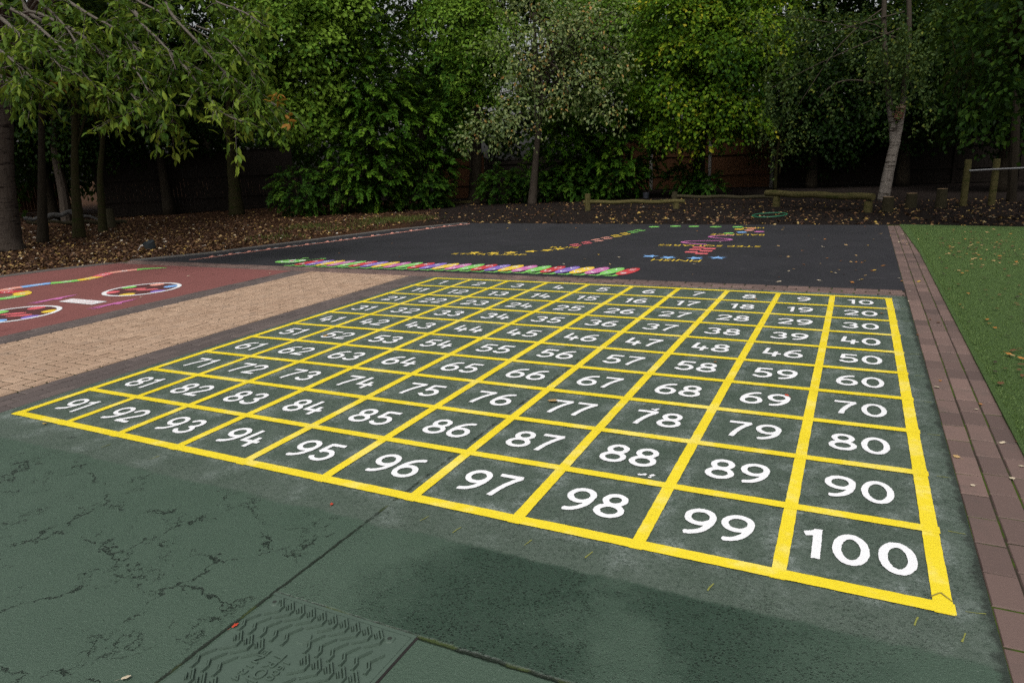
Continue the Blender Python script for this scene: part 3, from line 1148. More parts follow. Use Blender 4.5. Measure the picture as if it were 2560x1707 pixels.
class Leaves:
    def __init__(s):
        s.P, s.D, s.N, s.L, s.W, s.T = [], [], [], [], [], []

    def add(s, P, D, N, L, Wd, T):
        n = len(P)
        s.P.append(P)
        s.D.append(unit(D))
        s.N.append(unit(N))
        s.L.append(np.broadcast_to(L, n) * 1.0)
        s.W.append(np.broadcast_to(Wd, n) * 1.0)
        s.T.append(np.broadcast_to(T, n) * 1.0)

    def count(s):
        return sum(len(p) for p in s.P)

    def obj(s, name, mat, parent, shape='kite'):
        P, D, N = np.concatenate(s.P), np.concatenate(s.D), np.concatenate(s.N)
        L, Wd, T = np.concatenate(s.L)[:, None], np.concatenate(s.W)[:, None], np.concatenate(s.T)
        S_ = unit(np.cross(D, N))
        N = unit(np.cross(S_, D))
        if shape == 'kite':
            V = np.stack([P, P + D * L * .45 + S_ * Wd * .5 + N * Wd * .18, P + D * L - N * L * .10, P + D * L * .45 - S_ * Wd * .5 + N * Wd * .18], 1)
            tri = np.array([[0, 1, 2], [0, 2, 3]])
        else:
            V = np.stack([P, P + D * L * .25 + S_ * Wd * .42 + N * Wd * .12, P + D * L * .62 + S_ * Wd * .46 + N * Wd * .10, P + D * L - N * L * .16,
                          P + D * L * .62 - S_ * Wd * .46 + N * Wd * .10, P + D * L * .25 - S_ * Wd * .42 + N * Wd * .12, P + D * L * .5 - N * L * .02], 1)
            tri = np.array([[0, 1, 6], [1, 2, 6], [2, 3, 6], [3, 4, 6], [4, 5, 6], [5, 0, 6]])
        n, k = V.shape[:2]
        F = (tri[None] + (np.arange(n) * k)[:, None, None]).reshape(-1, 3)
        me = arr_mesh(name, V.reshape(-1, 3), F, np.repeat(T, k))
        return link(name, me, parent, mat=mat)


def rnd_dirs(n):
    return unit(rng.normal(size=(n, 3)))


def pads(lv, blobs, origin, leaf=.12, lw=.8, pad_r=.42, per=46, dens=1.0, tone=.5, tvar=.28, flat_=.30, droop=.5, face=.55):
    """foliage as layered sprays on and inside ellipsoids: blobs = [(centre, (rx, ry, rz))]"""
    tocam = unit(CAM - origin)
    tips = []
    for c, r in blobs:
        r = np.array(r, float)
        area = 4 * math.pi * ((r[0] * r[1]) ** 1.6 / 3 + (r[0] * r[2]) ** 1.6 / 3 + (r[1] * r[2]) ** 1.6 / 3) ** (1 / 1.6)
        n = max(4, int(area / (pad_r * pad_r) * .62 * dens))
        u = rnd_dirs(n * 2)
        keep = (u @ tocam > rng.uniform(-1.6, .5, len(u)) * face - .1)
        u = u[keep][:n]
        rr = rng.uniform(.70, 1.10, len(u))
        inner = rng.random(len(u)) < .22
        rr[inner] = rng.uniform(.3, .7, inner.sum())
        pc = c + u * r * rr[:, None]
        for k in range(len(u)):
            uu = u[k]
            nrm = unit(UP * .75 + uu * .75 + rng.normal(size=3) * .22)
            a = unit(np.cross(nrm, rng.normal(size=3)))
            b = np.cross(nrm, a)
            m = int(per * rng.uniform(.6, 1.3))
            an = rng.uniform(0, 2 * math.pi, m)
            rd = np.sqrt(rng.random(m)) * pad_r * rng.uniform(.7, 1.25)
            off = a * (np.cos(an) * rd)[:, None] + b * (np.sin(an) * rd)[:, None]
            off += nrm * (rng.normal(size=m) * pad_r * flat_ * .5)[:, None]
            off[:, 2] -= droop * rd * rd / pad_r
            P = pc[k] + off
            D = unit(off + uu * .25 * pad_r + rng.normal(size=(m, 3)) * pad_r * .45) + np.array([0, 0, -.35])
            N = nrm + rng.normal(size=(m, 3)) * .42
            T = np.clip(tone + rng.normal() * tvar * .55 + rng.normal(size=m) * tvar * .6, 0, 1)
            lv.add(P, D, N, leaf * rng.uniform(.7, 1.25, m), leaf * lw * rng.uniform(.7, 1.2, m), T)
            if k % 3 == 0:
                tips.append(pc[k])
    return tips


def fronds(lv, blobs, origin, n_per=26, size=.40, tone=.45, dens=1.0, face=.7, droop=.62):
    """feathery drooping conifer sprays"""
    tocam = unit(CAM - origin)
    for c, r in blobs:
        r = np.array(r, float)
        area = 4 * math.pi * ((r[0] * r[1]) ** 1.6 / 3 + (r[0] * r[2]) ** 1.6 / 3 + (r[1] * r[2]) ** 1.6 / 3) ** (1 / 1.6)
        n = int(area * 15 * dens * (.38 / size) ** 2)
        u = rnd_dirs(n * 2)
        u = u[(u @ tocam > rng.uniform(-1.5, .5, len(u)) * face - .1)][:n]
        pc = c + u * r * rng.uniform(.62, 1.10, len(u))[:, None]
        for k in range(len(u)):
            out = unit(u[k] * np.array([1, 1, .25]) + rng.normal(size=3) * .45)
            sz = size * rng.uniform(.6, 1.4)
            m = n_per
            t = (np.arange(m) // 2 + .5) / (m / 2)
            sd_ = np.where(np.arange(m) % 2 == 0, 1., -1.)
            side = unit(np.cross(out, UP) + rng.normal(size=3) * .25)
            P = pc[k] + out * (t * sz)[:, None] + UP * (sz * (.42 * t - droop * t * t))[:, None]
            D = out * .7 + side * (sd_ * .8)[:, None] + UP * (.35 - 1.0 * t)[:, None] + rng.normal(size=(m, 3)) * .2
            N = UP + out * .5 + rng.normal(size=(m, 3)) * .3
            T = np.clip(tone + rng.normal() * .18 + .25 * t + rng.normal(size=m) * .08, 0, 1)
            lv.add(P, D, N, sz * .36 * (1.15 - .6 * t), sz * .125, T)


def bl(px, py, rx, ry, dist, depth=None):
    r1, r2 = rad(rx, dist), rad(ry, dist)
    return (W(px, py, dist), (r1, depth or (r1 + r2) * .5, r2))


def trunk_mesh(base, pts, radii, n=9, wob=.06):
    m = MB()
    m.tube(spline3([base] + pts), list(np.interp(np.linspace(0, 1, len(pts) * 5 + 1), np.linspace(0, 1, len(radii)), radii)), n, wob=wob)
    return m


def spline3(pts, n=5):
    return [np.array(p) for p in spline(pts, n)]


def limbs(m, start, tips, r0=.05, k=14):
    tips = list(tips)
    random.shuffle(tips)
    for t in tips[:k]:
        mid = (np.array(start) * .5 + np.array(t) * .5) + np.array([random.uniform(-.2, .2), random.uniform(-.2, .2), random.uniform(.0, .35)])
        m.tube(spline3([np.array(start), mid, np.array(t)]), list(np.linspace(r0, r0 * .22, 11)), 5)


def tree(name, label, base, crown, mat, bk, trunk_r=.15, top=None, group=None, kind='leaf', lean=None, nlimb=12, cat_='tree', shape='kite', extra=None, shade_cap=1.0, back=1.6, **kw):
    base = np.array(base, float)
    t = empty(name, base, label, cat_, group)
    lv = Leaves()
    blobs = [(c - base, r) for c, r in crown]
    org = np.mean([c for c, r in crown], axis=0)
    # work in the tree's own space
    global CAM
    keep = CAM
    CAM = keep - base
    tips = []
    if kind == 'leaf':
        tips = pads(lv, blobs, org - base, **kw)
    else:
        fronds(lv, blobs, org - base, **kw)
        tips = [c for c, r in blobs]
    if shade_cap:
        # unseen coarse canopy added above and behind the crown to shade what lies below
        zt = max(c[2] + r[2] for c, r in blobs)
        away = org - keep
        away = unit(np.array([away[0], away[1], 0]))
        cc = np.array([*(org - base)[:2], 0]) + away * back
        dd_ = math.hypot(*(cc - CAM)[:2])
        cc[2] = max(zt + 1.0, 1.416 + .27 * (dd_ + 2.6 * shade_cap) + 1.9 * shade_cap)
        pads(lv, [(cc, (2.6 * shade_cap, 2.6 * shade_cap, 1.5 * shade_cap))], cc, leaf=.36, lw=.8, pad_r=.7, per=24, tone=.4, face=0)
    CAM = keep
    lv.obj('crown', mat, t, shape)
    top = np.array(top, float) - base if top is not None else np.mean([c for c, r in blobs], axis=0)
    m = MB()
    path = [np.array([0, 0, -.05])] + [np.array(p) - base for p in (lean or [])] + [top]
    radii = np.linspace(trunk_r, trunk_r * .35, 5)
    radii = [trunk_r * 1.35] + list(radii)
    sp_ = spline3(path, 8)
    m.tube(sp_, list(np.interp(np.linspace(0, 1, len(sp_)), np.linspace(0, 1, len(radii)), radii)), 10, wob=.05)
    hi = [p for p in sp_ if p[2] > max(1.3, top[2] * .45)] or [top]
    for i in range(nlimb):
        if tips:
            q = tips[random.randrange(len(tips))]
            s0 = hi[random.randrange(len(hi))]
            limbs(m, s0, [q], trunk_r * .32, 1)
    if extra:
        extra(m, base)
    m.obj('trunk', bk, t, smooth=True)
    return t


def grow_all():
    FAR = 'trees standing beyond the fences'
    # sycamore, bright green, left of centre
    d = 22
    tree('sycamore_tree', 'bright green broadleaf tree with drooping rounded sprays left of the feathery conifers', W(542, 475, 24.5) * np.array([1, 1, 0]),
         [bl(640, 60, 120, 90, d), bl(745, 90, 75, 90, d), bl(560, 130, 70, 60, d), bl(700, 200, 80, 75, d), bl(765, 210, 38, 60, d), bl(660, 250, 60, 45, d), bl(735, 275, 40, 32, d), bl(760, -20, 70, 70, d), bl(600, 210, 60, 40, d)],
         L_MAPLE, B_MOSS, .20, top=W(524, 120, 24.5), lean=[W(536, 400, 24.5), W(528, 300, 24.5)], leaf=.125, lw=.95, pad_r=.46, per=70, tone=.84, dens=1.0, shade_cap=0)
    # yellow-green maple, right of centre
    tree('maple_tree', 'tall yellow green maple with lit golden top right of centre', W(1600, 432, 23.5) * np.array([1, 1, 0]),
         [bl(1560, 60, 95, 80, 22), bl(1660, 120, 100, 90, 22), bl(1540, 170, 75, 80, 22), bl(1640, 240, 95, 70, 22), bl(1730, 60, 80, 90, 22.5), bl(1560, 270, 70, 60, 22), bl(1700, 270, 60, 45, 22), bl(1620, -30, 140, 60, 23)],
         L_LIME, B_DARK, .2, leaf=.112, lw=.85, pad_r=.45, per=80, tone=.42, dens=1.0, shade_cap=0)
    # whitebeam in the middle, sparse
    def wb(m, base):
        pass
    b = G(1222, 466)
    tree('whitebeam_tree', 'slim grey green tree with pale sparse leaves on a bare grey trunk in the middle', b,
         [bl(1120, 290, 60, 40, 21.2), bl(1190, 250, 60, 50, 21.2), bl(1080, 300, 40, 30, 21), bl(1190, 130, 95, 60, 21.5), bl(1290, 190, 95, 60, 21.5), bl(1380, 150, 70, 60, 21.5), bl(1260, 70, 110, 60, 21.5), bl(1370, 60, 80, 60, 21.5), bl(1400, 240, 40, 35, 21.2), bl(1250, -20, 120, 50, 22)],
         L_WHITEB, B_GREY, .115, top=W(1225, 30, 21.8), lean=[W(1228, 400, 22), W(1236, 300, 22), W(1240, 240, 22)], leaf=.115, lw=.62, pad_r=.40, per=22, tone=.5, tvar=.33, dens=1.0, nlimb=26, flat_=.8, droop=.35, shade_cap=0)
    # cypresses
    tree('cypress_tree', 'feathery green cypress beside the sycamore reaching down to the hedge', W(860, 470, 23) * np.array([1, 1, 0]),
         [bl(850, 180, 70, 90, 22.3), bl(860, 290, 85, 90, 22), bl(850, 390, 75, 70, 21.7), bl(850, 70, 55, 80, 22.5)], L_CON, B_DARK, .2, kind='con', nlimb=0, tone=.42, shade_cap=0)
    tree('cypress_tree', 'feathery cypress half hidden behind the slim pale tree', W(1010, 465, 24.5) * np.array([1, 1, 0]),
         [bl(980, 300, 80, 80, 23.5), bl(1030, 200, 80, 90, 24), bl(990, 400, 60, 45, 23.2)], L_CON, B_DARK, .2, kind='con', nlimb=0, tone=.30, shade_cap=0)
    tree('cypress_tree', 'broad dark feathery cypress right of the slim pale tree', W(1370, 445, 24.5) * np.array([1, 1, 0]),
         [bl(1350, 300, 90, 80, 23.6), bl(1440, 330, 75, 80, 23.6), bl(1290, 340, 60, 70, 23.4), bl(1400, 400, 90, 45, 23.2), bl(1440, 220, 70, 80, 24)], L_CON, B_DARK, .2, kind='con', nlimb=0, tone=.32, shade_cap=0)
    # clipped low hedges
    def hedge(label, spots, tone):
        c = [bl(*s) for s in spots]
        base = np.array([np.mean([q[0][0] for q in c]), np.mean([q[0][1] for q in c]), 0])
        tree('hedge', label, base, c, L_IVY, B_DARK, .06, cat_='hedge', shade_cap=0, kind='con', nlimb=0, tone=tone, size=.30, n_per=20, droop=.6, dens=1.7)
    hedge('low dark green hedge left of the hidden brown gate panel', [(690, 440, 60, 45, 22), (780, 440, 60, 48, 22), (870, 445, 60, 45, 22), (960, 440, 60, 42, 22.2), (1010, 450, 22, 30, 22.4)], .24)
    hedge('low dark green hedge behind the slim pale tree', [(1150, 430, 50, 38, 23), (1230, 428, 60, 38, 23), (1310, 425, 60, 38, 23), (1390, 420, 55, 38, 23)], .26)
    hedge('dim ivy mound against the fence left of its post', [(1620, 425, 40, 22, 22.5), (1570, 415, 45, 28, 22.8)], .12)
    # dark trees behind
    k = 0
    dk = [
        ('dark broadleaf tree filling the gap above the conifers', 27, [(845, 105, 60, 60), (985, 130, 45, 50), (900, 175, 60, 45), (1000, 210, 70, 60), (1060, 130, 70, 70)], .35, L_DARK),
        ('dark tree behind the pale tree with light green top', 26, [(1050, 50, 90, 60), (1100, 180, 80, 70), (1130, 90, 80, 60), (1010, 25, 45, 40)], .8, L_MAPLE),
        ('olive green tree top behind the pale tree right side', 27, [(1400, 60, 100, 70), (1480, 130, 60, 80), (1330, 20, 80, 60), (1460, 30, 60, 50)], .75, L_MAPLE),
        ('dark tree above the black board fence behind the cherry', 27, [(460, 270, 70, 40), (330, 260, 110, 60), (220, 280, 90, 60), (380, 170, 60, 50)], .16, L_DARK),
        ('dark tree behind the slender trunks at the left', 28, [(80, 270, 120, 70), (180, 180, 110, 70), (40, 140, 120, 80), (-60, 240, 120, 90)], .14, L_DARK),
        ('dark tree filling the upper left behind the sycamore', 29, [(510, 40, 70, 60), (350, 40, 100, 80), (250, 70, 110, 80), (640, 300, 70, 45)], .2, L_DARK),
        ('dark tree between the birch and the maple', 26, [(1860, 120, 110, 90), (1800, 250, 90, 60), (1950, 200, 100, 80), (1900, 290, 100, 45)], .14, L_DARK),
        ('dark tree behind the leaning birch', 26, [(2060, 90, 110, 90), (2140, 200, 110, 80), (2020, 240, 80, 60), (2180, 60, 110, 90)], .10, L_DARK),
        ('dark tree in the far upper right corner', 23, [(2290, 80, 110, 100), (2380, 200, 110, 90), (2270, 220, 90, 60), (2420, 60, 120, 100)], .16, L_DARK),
    ]
    for lab, d, sp_, tn, mt in dk:
        c = [bl(*s, d) for s in sp_]
        base = np.array([np.mean([q[0][0] for q in c]), np.mean([q[0][1] for q in c]), 0])
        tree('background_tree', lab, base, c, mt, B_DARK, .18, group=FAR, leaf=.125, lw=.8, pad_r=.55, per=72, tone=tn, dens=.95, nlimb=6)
    # tall dense wood that closes the horizon
    lv = Leaves()
    bls = []
    for a in range(-260, 2640, 105):
        dd = 33 + 3 * math.sin(a)
        if 880 < a < 990:
            tops = [310, 240]
        else:
            tops = [310, 190, 70, -60, -190]
        if 360 < a < 640:
            tops = [315, 250, 150] if a % 2 else [320, 200, 40]
        for yy in tops:
            bls.append(bl(a + random.uniform(-30, 30), yy + random.uniform(-20, 20), 85, 85, dd))
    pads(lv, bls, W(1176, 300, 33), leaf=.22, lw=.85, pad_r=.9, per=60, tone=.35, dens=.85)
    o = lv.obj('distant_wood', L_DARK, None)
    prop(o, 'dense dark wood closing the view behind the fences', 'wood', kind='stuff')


grow_all()

# birches
def birches():
    b = G(2028, 458)
    d = math.hypot(b[0] - CAM[0], b[1] - CAM[1])
    t = empty('birch_tree', b, 'leaning forked white birch with a nest box at the right', 'tree')
    m = MB()
    loc = lambda px, py, dd=d: W(px, py, dd) - b
    m.tube(spline3([np.array([0, 0, -.05]), loc(2040, 400), loc(2053, 340), loc(2058, 322)]), list(np.linspace(.14, .105, 16)), 12, wob=.03)
    m.tube(spline3([loc(2053, 345), loc(2050, 290), loc(2043, 240), loc(2038, 190), loc(2030, 60), loc(2034, -60)]), list(np.linspace(.095, .05, 26)), 9, wob=.03)
    m.tube(spline3([loc(2056, 340), loc(2066, 290), loc(2074, 240), loc(2078, 180), loc(2088, 80), loc(2086, -60)]), list(np.linspace(.085, .05, 26)), 9, wob=.03)
    m.tube(spline3([loc(2040, 198), loc(1970, 185), loc(1920, 192), loc(1880, 225)]), list(np.linspace(.03, .012, 16)), 6)
    lv = Leaves()
    fam = []
    for (px, py, rx, ry, dd) in ((1800, 60, 70, 70, d - .5), (1850, 150, 60, 70, d - .5), (1790, 170, 45, 60, d - .5), (1830, 245, 50, 40, d - .5), (1900, 60, 70, 70, d), (2030, 215, 45, 32, d - .3), (2090, 190, 40, 60, d - .3), (2010, 70, 70, 70, d), (2110, 60, 60, 70, d), (2045, 120, 60, 40, d - .3), (2000, 150, 45, 60, d - .4), (2095, 110, 50, 60, d - .6), (2062, 140, 38, 35, d - .7), (2070, 40, 50, 60, d - .7), (2035, 100, 40, 60, d - .7), (1790, 310, 45, 32, d - .5)):
        c, r = bl(px, py, rx, ry, dd)
        fam.append((c - b, r))
    # hanging strings of small leaves
    for c, r in fam:
        r = np.array(r)
        n = int(22 * r[0] * r[2] / .5)
        cen = c + rng.uniform(-1, 1, (5, 3)) * r * .85
        for k in range(n):
            p = cen[k % 5] + rng.normal(size=3) * np.array([.20, .20, .16])
            ln = rng.uniform(.25, .8)
            mm = int(ln * 34)
            tt = np.sort(rng.random(mm))
            sway = rng.normal(size=2) * .25
            P = p + np.stack([sway[0] * tt * ln + rng.normal(size=mm) * .03, sway[1] * tt * ln + rng.normal(size=mm) * .03, -tt * ln], 1)
            D = rng.normal(size=(mm, 3)) * .6 + np.array([0, 0, -.8])
            N = rng.normal(size=(mm, 3)) + UP * .8
            lv.add(P, D, N, .085 * rng.uniform(.7, 1.3, mm), .055, np.clip(.5 + rng.normal(size=mm) * .25 + rng.normal() * .12, 0, 1))
    lv.obj('crown', L_BIRCH, t)
    for i in range(7):
        c, r = fam[i % len(fam)]
        s0 = loc(random.uniform(2030, 2090), random.uniform(0, 180))
        limbs(m, s0, [c + rng.uniform(-.6, .6, 3) * np.array(r)], .02, 1)
    m.obj('trunk', B_BIRCH, t, smooth=True)
    # nest box, fixed to the right stem
    p = W(2066, 258, d - .13)
    bx = empty('nest_box', p, 'small wooden nest box fixed to the right stem of the leaning birch', 'nest box', rot=(0, R(8), R(-12)))
    q = MB()
    q.box(-.075, -.07, -.13, .075, .07, .10)
    q.box(-.09, .07, -.18, .09, .085, .18)
    q.obj('box', plain('red_brown_wood', (.17, .085, .055), .8, .2, .25, 14, .3), bx)
    q = MB()
    q.add([(-.09, -.10, .085), (.09, -.10, .085), (.09, .07, .15), (-.09, .07, .15), (-.09, -.10, .103), (.09, -.10, .103), (.09, .07, .168), (-.09, .07, .168)],
          [(0, 3, 2, 1), (4, 5, 6, 7), (0, 1, 5, 4), (1, 2, 6, 5), (2, 3, 7, 6), (3, 0, 4, 7)])
    q.obj('roof', plain('grey_roof_wood', (.20, .14, .10), .8, .2, .25, 14), bx)
    q = MB()
    q.tube([(0, -.0702, .03), (0, -.0715, .03)], [.018, .018], 14)
    q.obj('entrance_hole', plain('hole_black', (.008, .007, .006), .95), bx)
    # slim birch sapling in front of the fence
    b2 = G(1780, 434)
    d2 = math.hypot(b2[0] - CAM[0], b2[1] - CAM[1])
    t2 = empty('birch_sapling', b2, 'slender young birch with twiggy stem before the brown fence', 'tree')
    m2 = MB()
    lc = lambda px, py, dd=d2: W(px, py, dd) - b2
    m2.tube(spline3([np.array([0, 0, -.03]), lc(1782, 390), lc(1786, 345), lc(1796, 280), lc(1800, 200)]), list(np.linspace(.062, .03, 21)), 8)
    m2.tube(spline3([lc(1790, 400), lc(1794, 370), lc(1796, 340)]), list(np.linspace(.025, .012, 11)), 6)
    for (x0, y0, x1, y1) in ((1786, 345, 1768, 368), (1786, 350, 1762, 340), (1788, 350, 1804, 372), (1786, 340, 1748, 344), (1790, 340, 1800, 365), (1790, 330, 1808, 350)):
        m2.tube([lc(x0, y0), lc((x0 + x1) / 2 + 3, (y0 + y1) / 2), lc(x1, y1)], [.014, .010, .005], 5)
    m2.obj('trunk', B_MOSS, t2, smooth=True)
    lv = Leaves()
    for (px, py, rx, ry) in ((1790, 320, 60, 34), (1830, 300, 40, 40), (1770, 290, 50, 40), (1850, 330, 22, 24)):
        c, r = bl(px, py, rx, ry, d2 - .3)
        r = np.array(r)
        n = int(r[0] * r[2] * 330)
        P = c - b2 + rng.uniform(-1, 1, (n, 3)) * r
        lv.add(P, rng.normal(size=(n, 3)) + np.array([0, 0, -.8]), rng.normal(size=(n, 3)) + UP, .10 * rng.uniform(.7, 1.3, n), .065, np.clip(.6 + rng.normal(size=n) * .25, 0, 1))
    lv.obj('crown', L_BIRCH, t2)


birches()


# slender trunks and the cherry at the left
def left_trees():
    GR = 'slender mossy trunks at the left'
    for px, py, rr, bend, mat, lab, top in ((98, 555, .10, [(97, 470), (96, 380), (95, 250)], B_DARK, 'almost black trunk nearest the thick peeling trunk', (96, 120)),
                                            (182, 543, .115, [(176, 470), (172, 400), (172, 300)], B_MOSS, 'mossy leaning trunk with a green base, left of the thinner one', (178, 170)),
                                            (236, 530, .095, [(233, 470), (230, 400), (236, 320)], B_MOSS, 'thin mossy curved trunk right of the green based one', (240, 190))):
        b = G(px, py)
        d = math.hypot(b[0] - CAM[0], b[1] - CAM[1])
        c = [bl(px + random.uniform(-30, 40), 150 + random.uniform(-20, 20), 80, 55, d), bl(px + random.uniform(-60, 60), 70, 90, 60, d + 1)]
        tree('slender_tree', lab, b, c, L_DARK, mat, rr, top=W(*top, d), lean=[W(x, y, d) for x, y in bend], group=GR, leaf=.13, pad_r=.45, per=40, tone=.2, dens=.6, nlimb=5)
    # thick trunk far back under the sycamore is that tree's own; cherry with overhanging boughs
    b = G(20, 572)
    d = math.hypot(b[0] - CAM[0], b[1] - CAM[1])
    t = empty('cherry_tree', b, 'old cherry with thick peeling trunk at the left edge, boughs overhanging the red surface', 'tree')
    m = MB()
    L = lambda px, py, dd: W(px, py, dd) - b
    m.tube(spline3([np.array([0, 0, -.05]), L(16, 500, d), L(10, 400, d), L(8, 280, d), L(6, 150, d), L(10, 20, d)], 6), list(np.interp(np.linspace(0, 1, 31), [0, .1, .3, 1], [.36, .24, .19, .13])), 14, wob=.06)
    fork = [L(8, 200, d), L(6, 120, d), L(10, 20, d)]
    lv = Leaves()
    bm_ = MB()
    br = [
        ([(60, 20, 15), (124, 64, 13), (232, 124, 11.5), (300, 150, 11), (341, 210, 10.6)], .030),
        ([(200, -30, 14), (300, 22, 12.2), (326, 56, 11.8), (382, 112, 11.2), (405, 161, 11)], .038),
        ([(-20, 20, 14), (19, 56, 12), (75, 109, 11.3), (120, 135, 11), (154, 172, 10.8)], .030),
        ([(-60, 80, 13), (0, 116, 11.6), (49, 157, 11.2), (75, 180, 11)], .022),
        ([(382, 112, 11.2), (430, 160, 10.9), (469, 210, 10.8), (505, 255, 10.6), (562, 285, 10.5)], .020),
        ([(420, -40, 12.5), (487, 0, 11.8), (562, 30, 11.3), (607, 60, 11)], .020),
        ([(330, -40, 13), (375, 0, 12), (397, 37, 11.6), (450, 94, 11.2), (506, 157, 11), (585, 262, 10.8)], .028),
        ([(290, 80, 11.6), (311, 112, 11.3), (375, 210, 10.9), (397, 270, 10.8), (372, 298, 10.7)], .016),
        ([(506, 157, 11), (560, 200, 10.9), (615, 232, 10.8), (672, 262, 10.7)], .014),
        ([(80, -40, 13), (150, 0, 12), (210, 37, 11.5), (277, 75, 11.2), (330, 130, 11)], .026),
        ([(-40, -20, 13), (60, 40, 12), (140, 110, 11.4), (210, 190, 11), (250, 225, 10.8)], .024),
        ([(150, 60, 12), (230, 120, 11.5), (280, 190, 11.1), (318, 240, 10.9), (300, 262, 10.8)], .016),
        ([(240, -30, 12.5), (330, 10, 12), (430, 60, 11.6), (520, 110, 11.3)], .020),
        ([(-60, 140, 13), (0, 175, 11.8), (40, 200, 11.4), (85, 195, 11.2)], .016),
        ([(40, -30, 12.5), (120, 30, 12), (170, 90, 11.6), (190, 150, 11.3), (165, 196, 11.1)], .018),
        ([(450, 60, 11.5), (520, 90, 11.2), (570, 150, 11), (590, 190, 10.9)], .014),
    ]
    for pts, r0 in br:
        w_ = [L(*p) for p in pts]
        s0 = fork[random.randrange(3)]
        first = [s0 * .5 + w_[0] * .5 + np.array([0, 0, .7]), w_[0]] if pts[0][2] > 11.9 else [w_[0]]
        path = spline3(([s0] if len(first) > 1 else []) + first + w_[1:], 7)
        bm_.tube(path, list(np.linspace(max(r0 * 1.7, .03) if len(first) > 1 else r0, .006, len(path))), 6)
        seg = spline3(w_, 9)
        for i in range(4, len(seg)):
            p = seg[i]
            tan = unit(seg[min(i + 1, len(seg) - 1)] - seg[i - 1])
            for rep in range(1 if rng.random() < .85 else 0):
                # side twig
                dv = unit(rng.normal(size=3) * np.array([1, 1, .6]) + tan * .7 + np.array([0, 0, -.15]))
                ln = rng.uniform(.12, .55)
                end = p + dv * ln + np.array([0, 0, -.18 * ln])
                bm_.tube([p, (p + end) / 2 + np.array([0, 0, .03]), end], [.006, .004, .0025], 4, caps=False)
                k = int(4 + ln * 24)
                tt = rng.uniform(.25, 1.05, k)[:, None]
                P = p + (end - p) * tt + rng.normal(size=(k, 3)) * .035
                D = dv * .45 + rng.normal(size=(k, 3)) * .6 + np.array([0, 0, -.55])
                N = UP * .9 + rng.normal(size=(k, 3)) * .5
                T = np.clip(.46 + rng.normal() * .20 + rng.normal(size=k) * .16, 0, .94)
                if rng.random() < .012:
                    T = np.full(k, 1.0)
                lv.add(P, D, N, .132 * rng.uniform(.65, 1.3, k), .048 * rng.uniform(.8, 1.2, k), T)
    keep = CAM
    for cx_, cy_, cz_, rx_ in ((-11.5, 4.5, 8.2, 3.2), (-15.0, 6.0, 8.5, 3.2)):  # unseen canopy added overhead to darken the bark and trunks
        cc = np.array([cx_, cy_, cz_]) - b
        pads(lv, [(cc, (rx_, rx_, 1.5))], cc, leaf=.36, lw=.6, pad_r=.7, per=24, tone=.4, face=0)
    lv.obj('crown', L_CHERRY, t, 'oval')
    m.obj('trunk', B_CHERRY, t, smooth=True)
    bm_.obj('boughs', bark('grey_bough_bark', (.06, .052, .042), (.17, .15, .125)), t, smooth=True)
    # twigs of the overhanging right tree
    b = W(2330, 452, 15.5) * np.array([1, 1, 0])
    b = W(2440, 470, 16) * np.array([1, 1, 0])
    c = [bl(2240, 60, 90, 70, 14), bl(2330, 130, 80, 70, 13.5), bl(2300, 215, 60, 40, 13.5), bl(2380, 20, 110, 80, 13), bl(2420, 150, 90, 90, 13)]
    def tw(m_, base):
        for i in range(26):
            x, y = random.uniform(2180, 2340), random.uniform(90, 190)
            p0 = W(x, y, 13.6) - base
            p1 = W(x - random.uniform(-10, 30), y + random.uniform(30, 60), 13.6) - base
            p2 = W(x - random.uniform(-5, 40), y + random.uniform(65, 100), 13.6) - base
            m_.tube(spline3([p0, p1, p2], 4), list(np.linspace(.008, .003, 9)), 4)
    tree('overhanging_tree', 'dark tree with bare hanging twigs at the right edge over the lawn', b, c, L_DARK, B_MOSS, .2, leaf=.10, lw=.7, pad_r=.38, per=40, tone=.48, dens=.8, nlimb=14, extra=tw, shade_cap=1.35, back=0.5)  # enlarged unseen canopy added overhead to darken the lawn


left_trees()

# ------------------------------------------------------------------ fences
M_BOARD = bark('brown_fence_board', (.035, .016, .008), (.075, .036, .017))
M_SHADE_BOARD = bark('shade_black_board', (.010, .008, .007), (.020, .016, .013))  # board colour blackened to hold the shade under the trees
M_POST = plain('fence_post_concrete', (.10, .095, .085), .85, .2, .2, 10, .4)


def fence(label, a, b, h, mat, pitch=1.9, rails=(.45, 1.15), post_mat=None):
    a, b = np.array([a[0], a[1]]), np.array([b[0], b[1]])
    Lg = np.linalg.norm(b - a)
    ang = math.atan2(b[1] - a[1], b[0] - a[0])
    t = empty('wooden_fence', (a[0], a[1], 0), label, 'fence', rot=(0, 0, ang))
    n = max(1, round(Lg / pitch))
    w_ = Lg / n
    for i in range(n):
        p = MB()
        x = i * w_ + .055
        dh = random.uniform(-.02, .02)
        while x < (i + 1) * w_ - .06:
            p.box(x, -.012 + random.uniform(-.004, .004), .08, x + .118, .006, h + dh, random.random())
            x += .112 if False else .121
        pn_ = p.obj('panel', mat, t)
        for z in rails:
            q = MB()
            q.box(i * w_ + .056, -.055, z, (i + 1) * w_ - .056, -.018, z + .085)
            q.obj('rail', mat, pn_)
        q = MB()
        q.box(i * w_ + .056, -.03, .0, (i + 1) * w_ - .056, .012, .075)
        q.obj('gravel_board', mat, pn_)
        q = MB()
        q.box(i * w_ + .056, -.05, h + .022, (i + 1) * w_ - .056, .03, h + .05)
        q.obj('capping', mat, pn_)
    for i in range(n + 1):
        p = MB()
        p.box(i * w_ - .052, -.075, -.05, i * w_ + .052, .05, h + .06)
        p.obj('post', post_mat or mat, t)
    return t


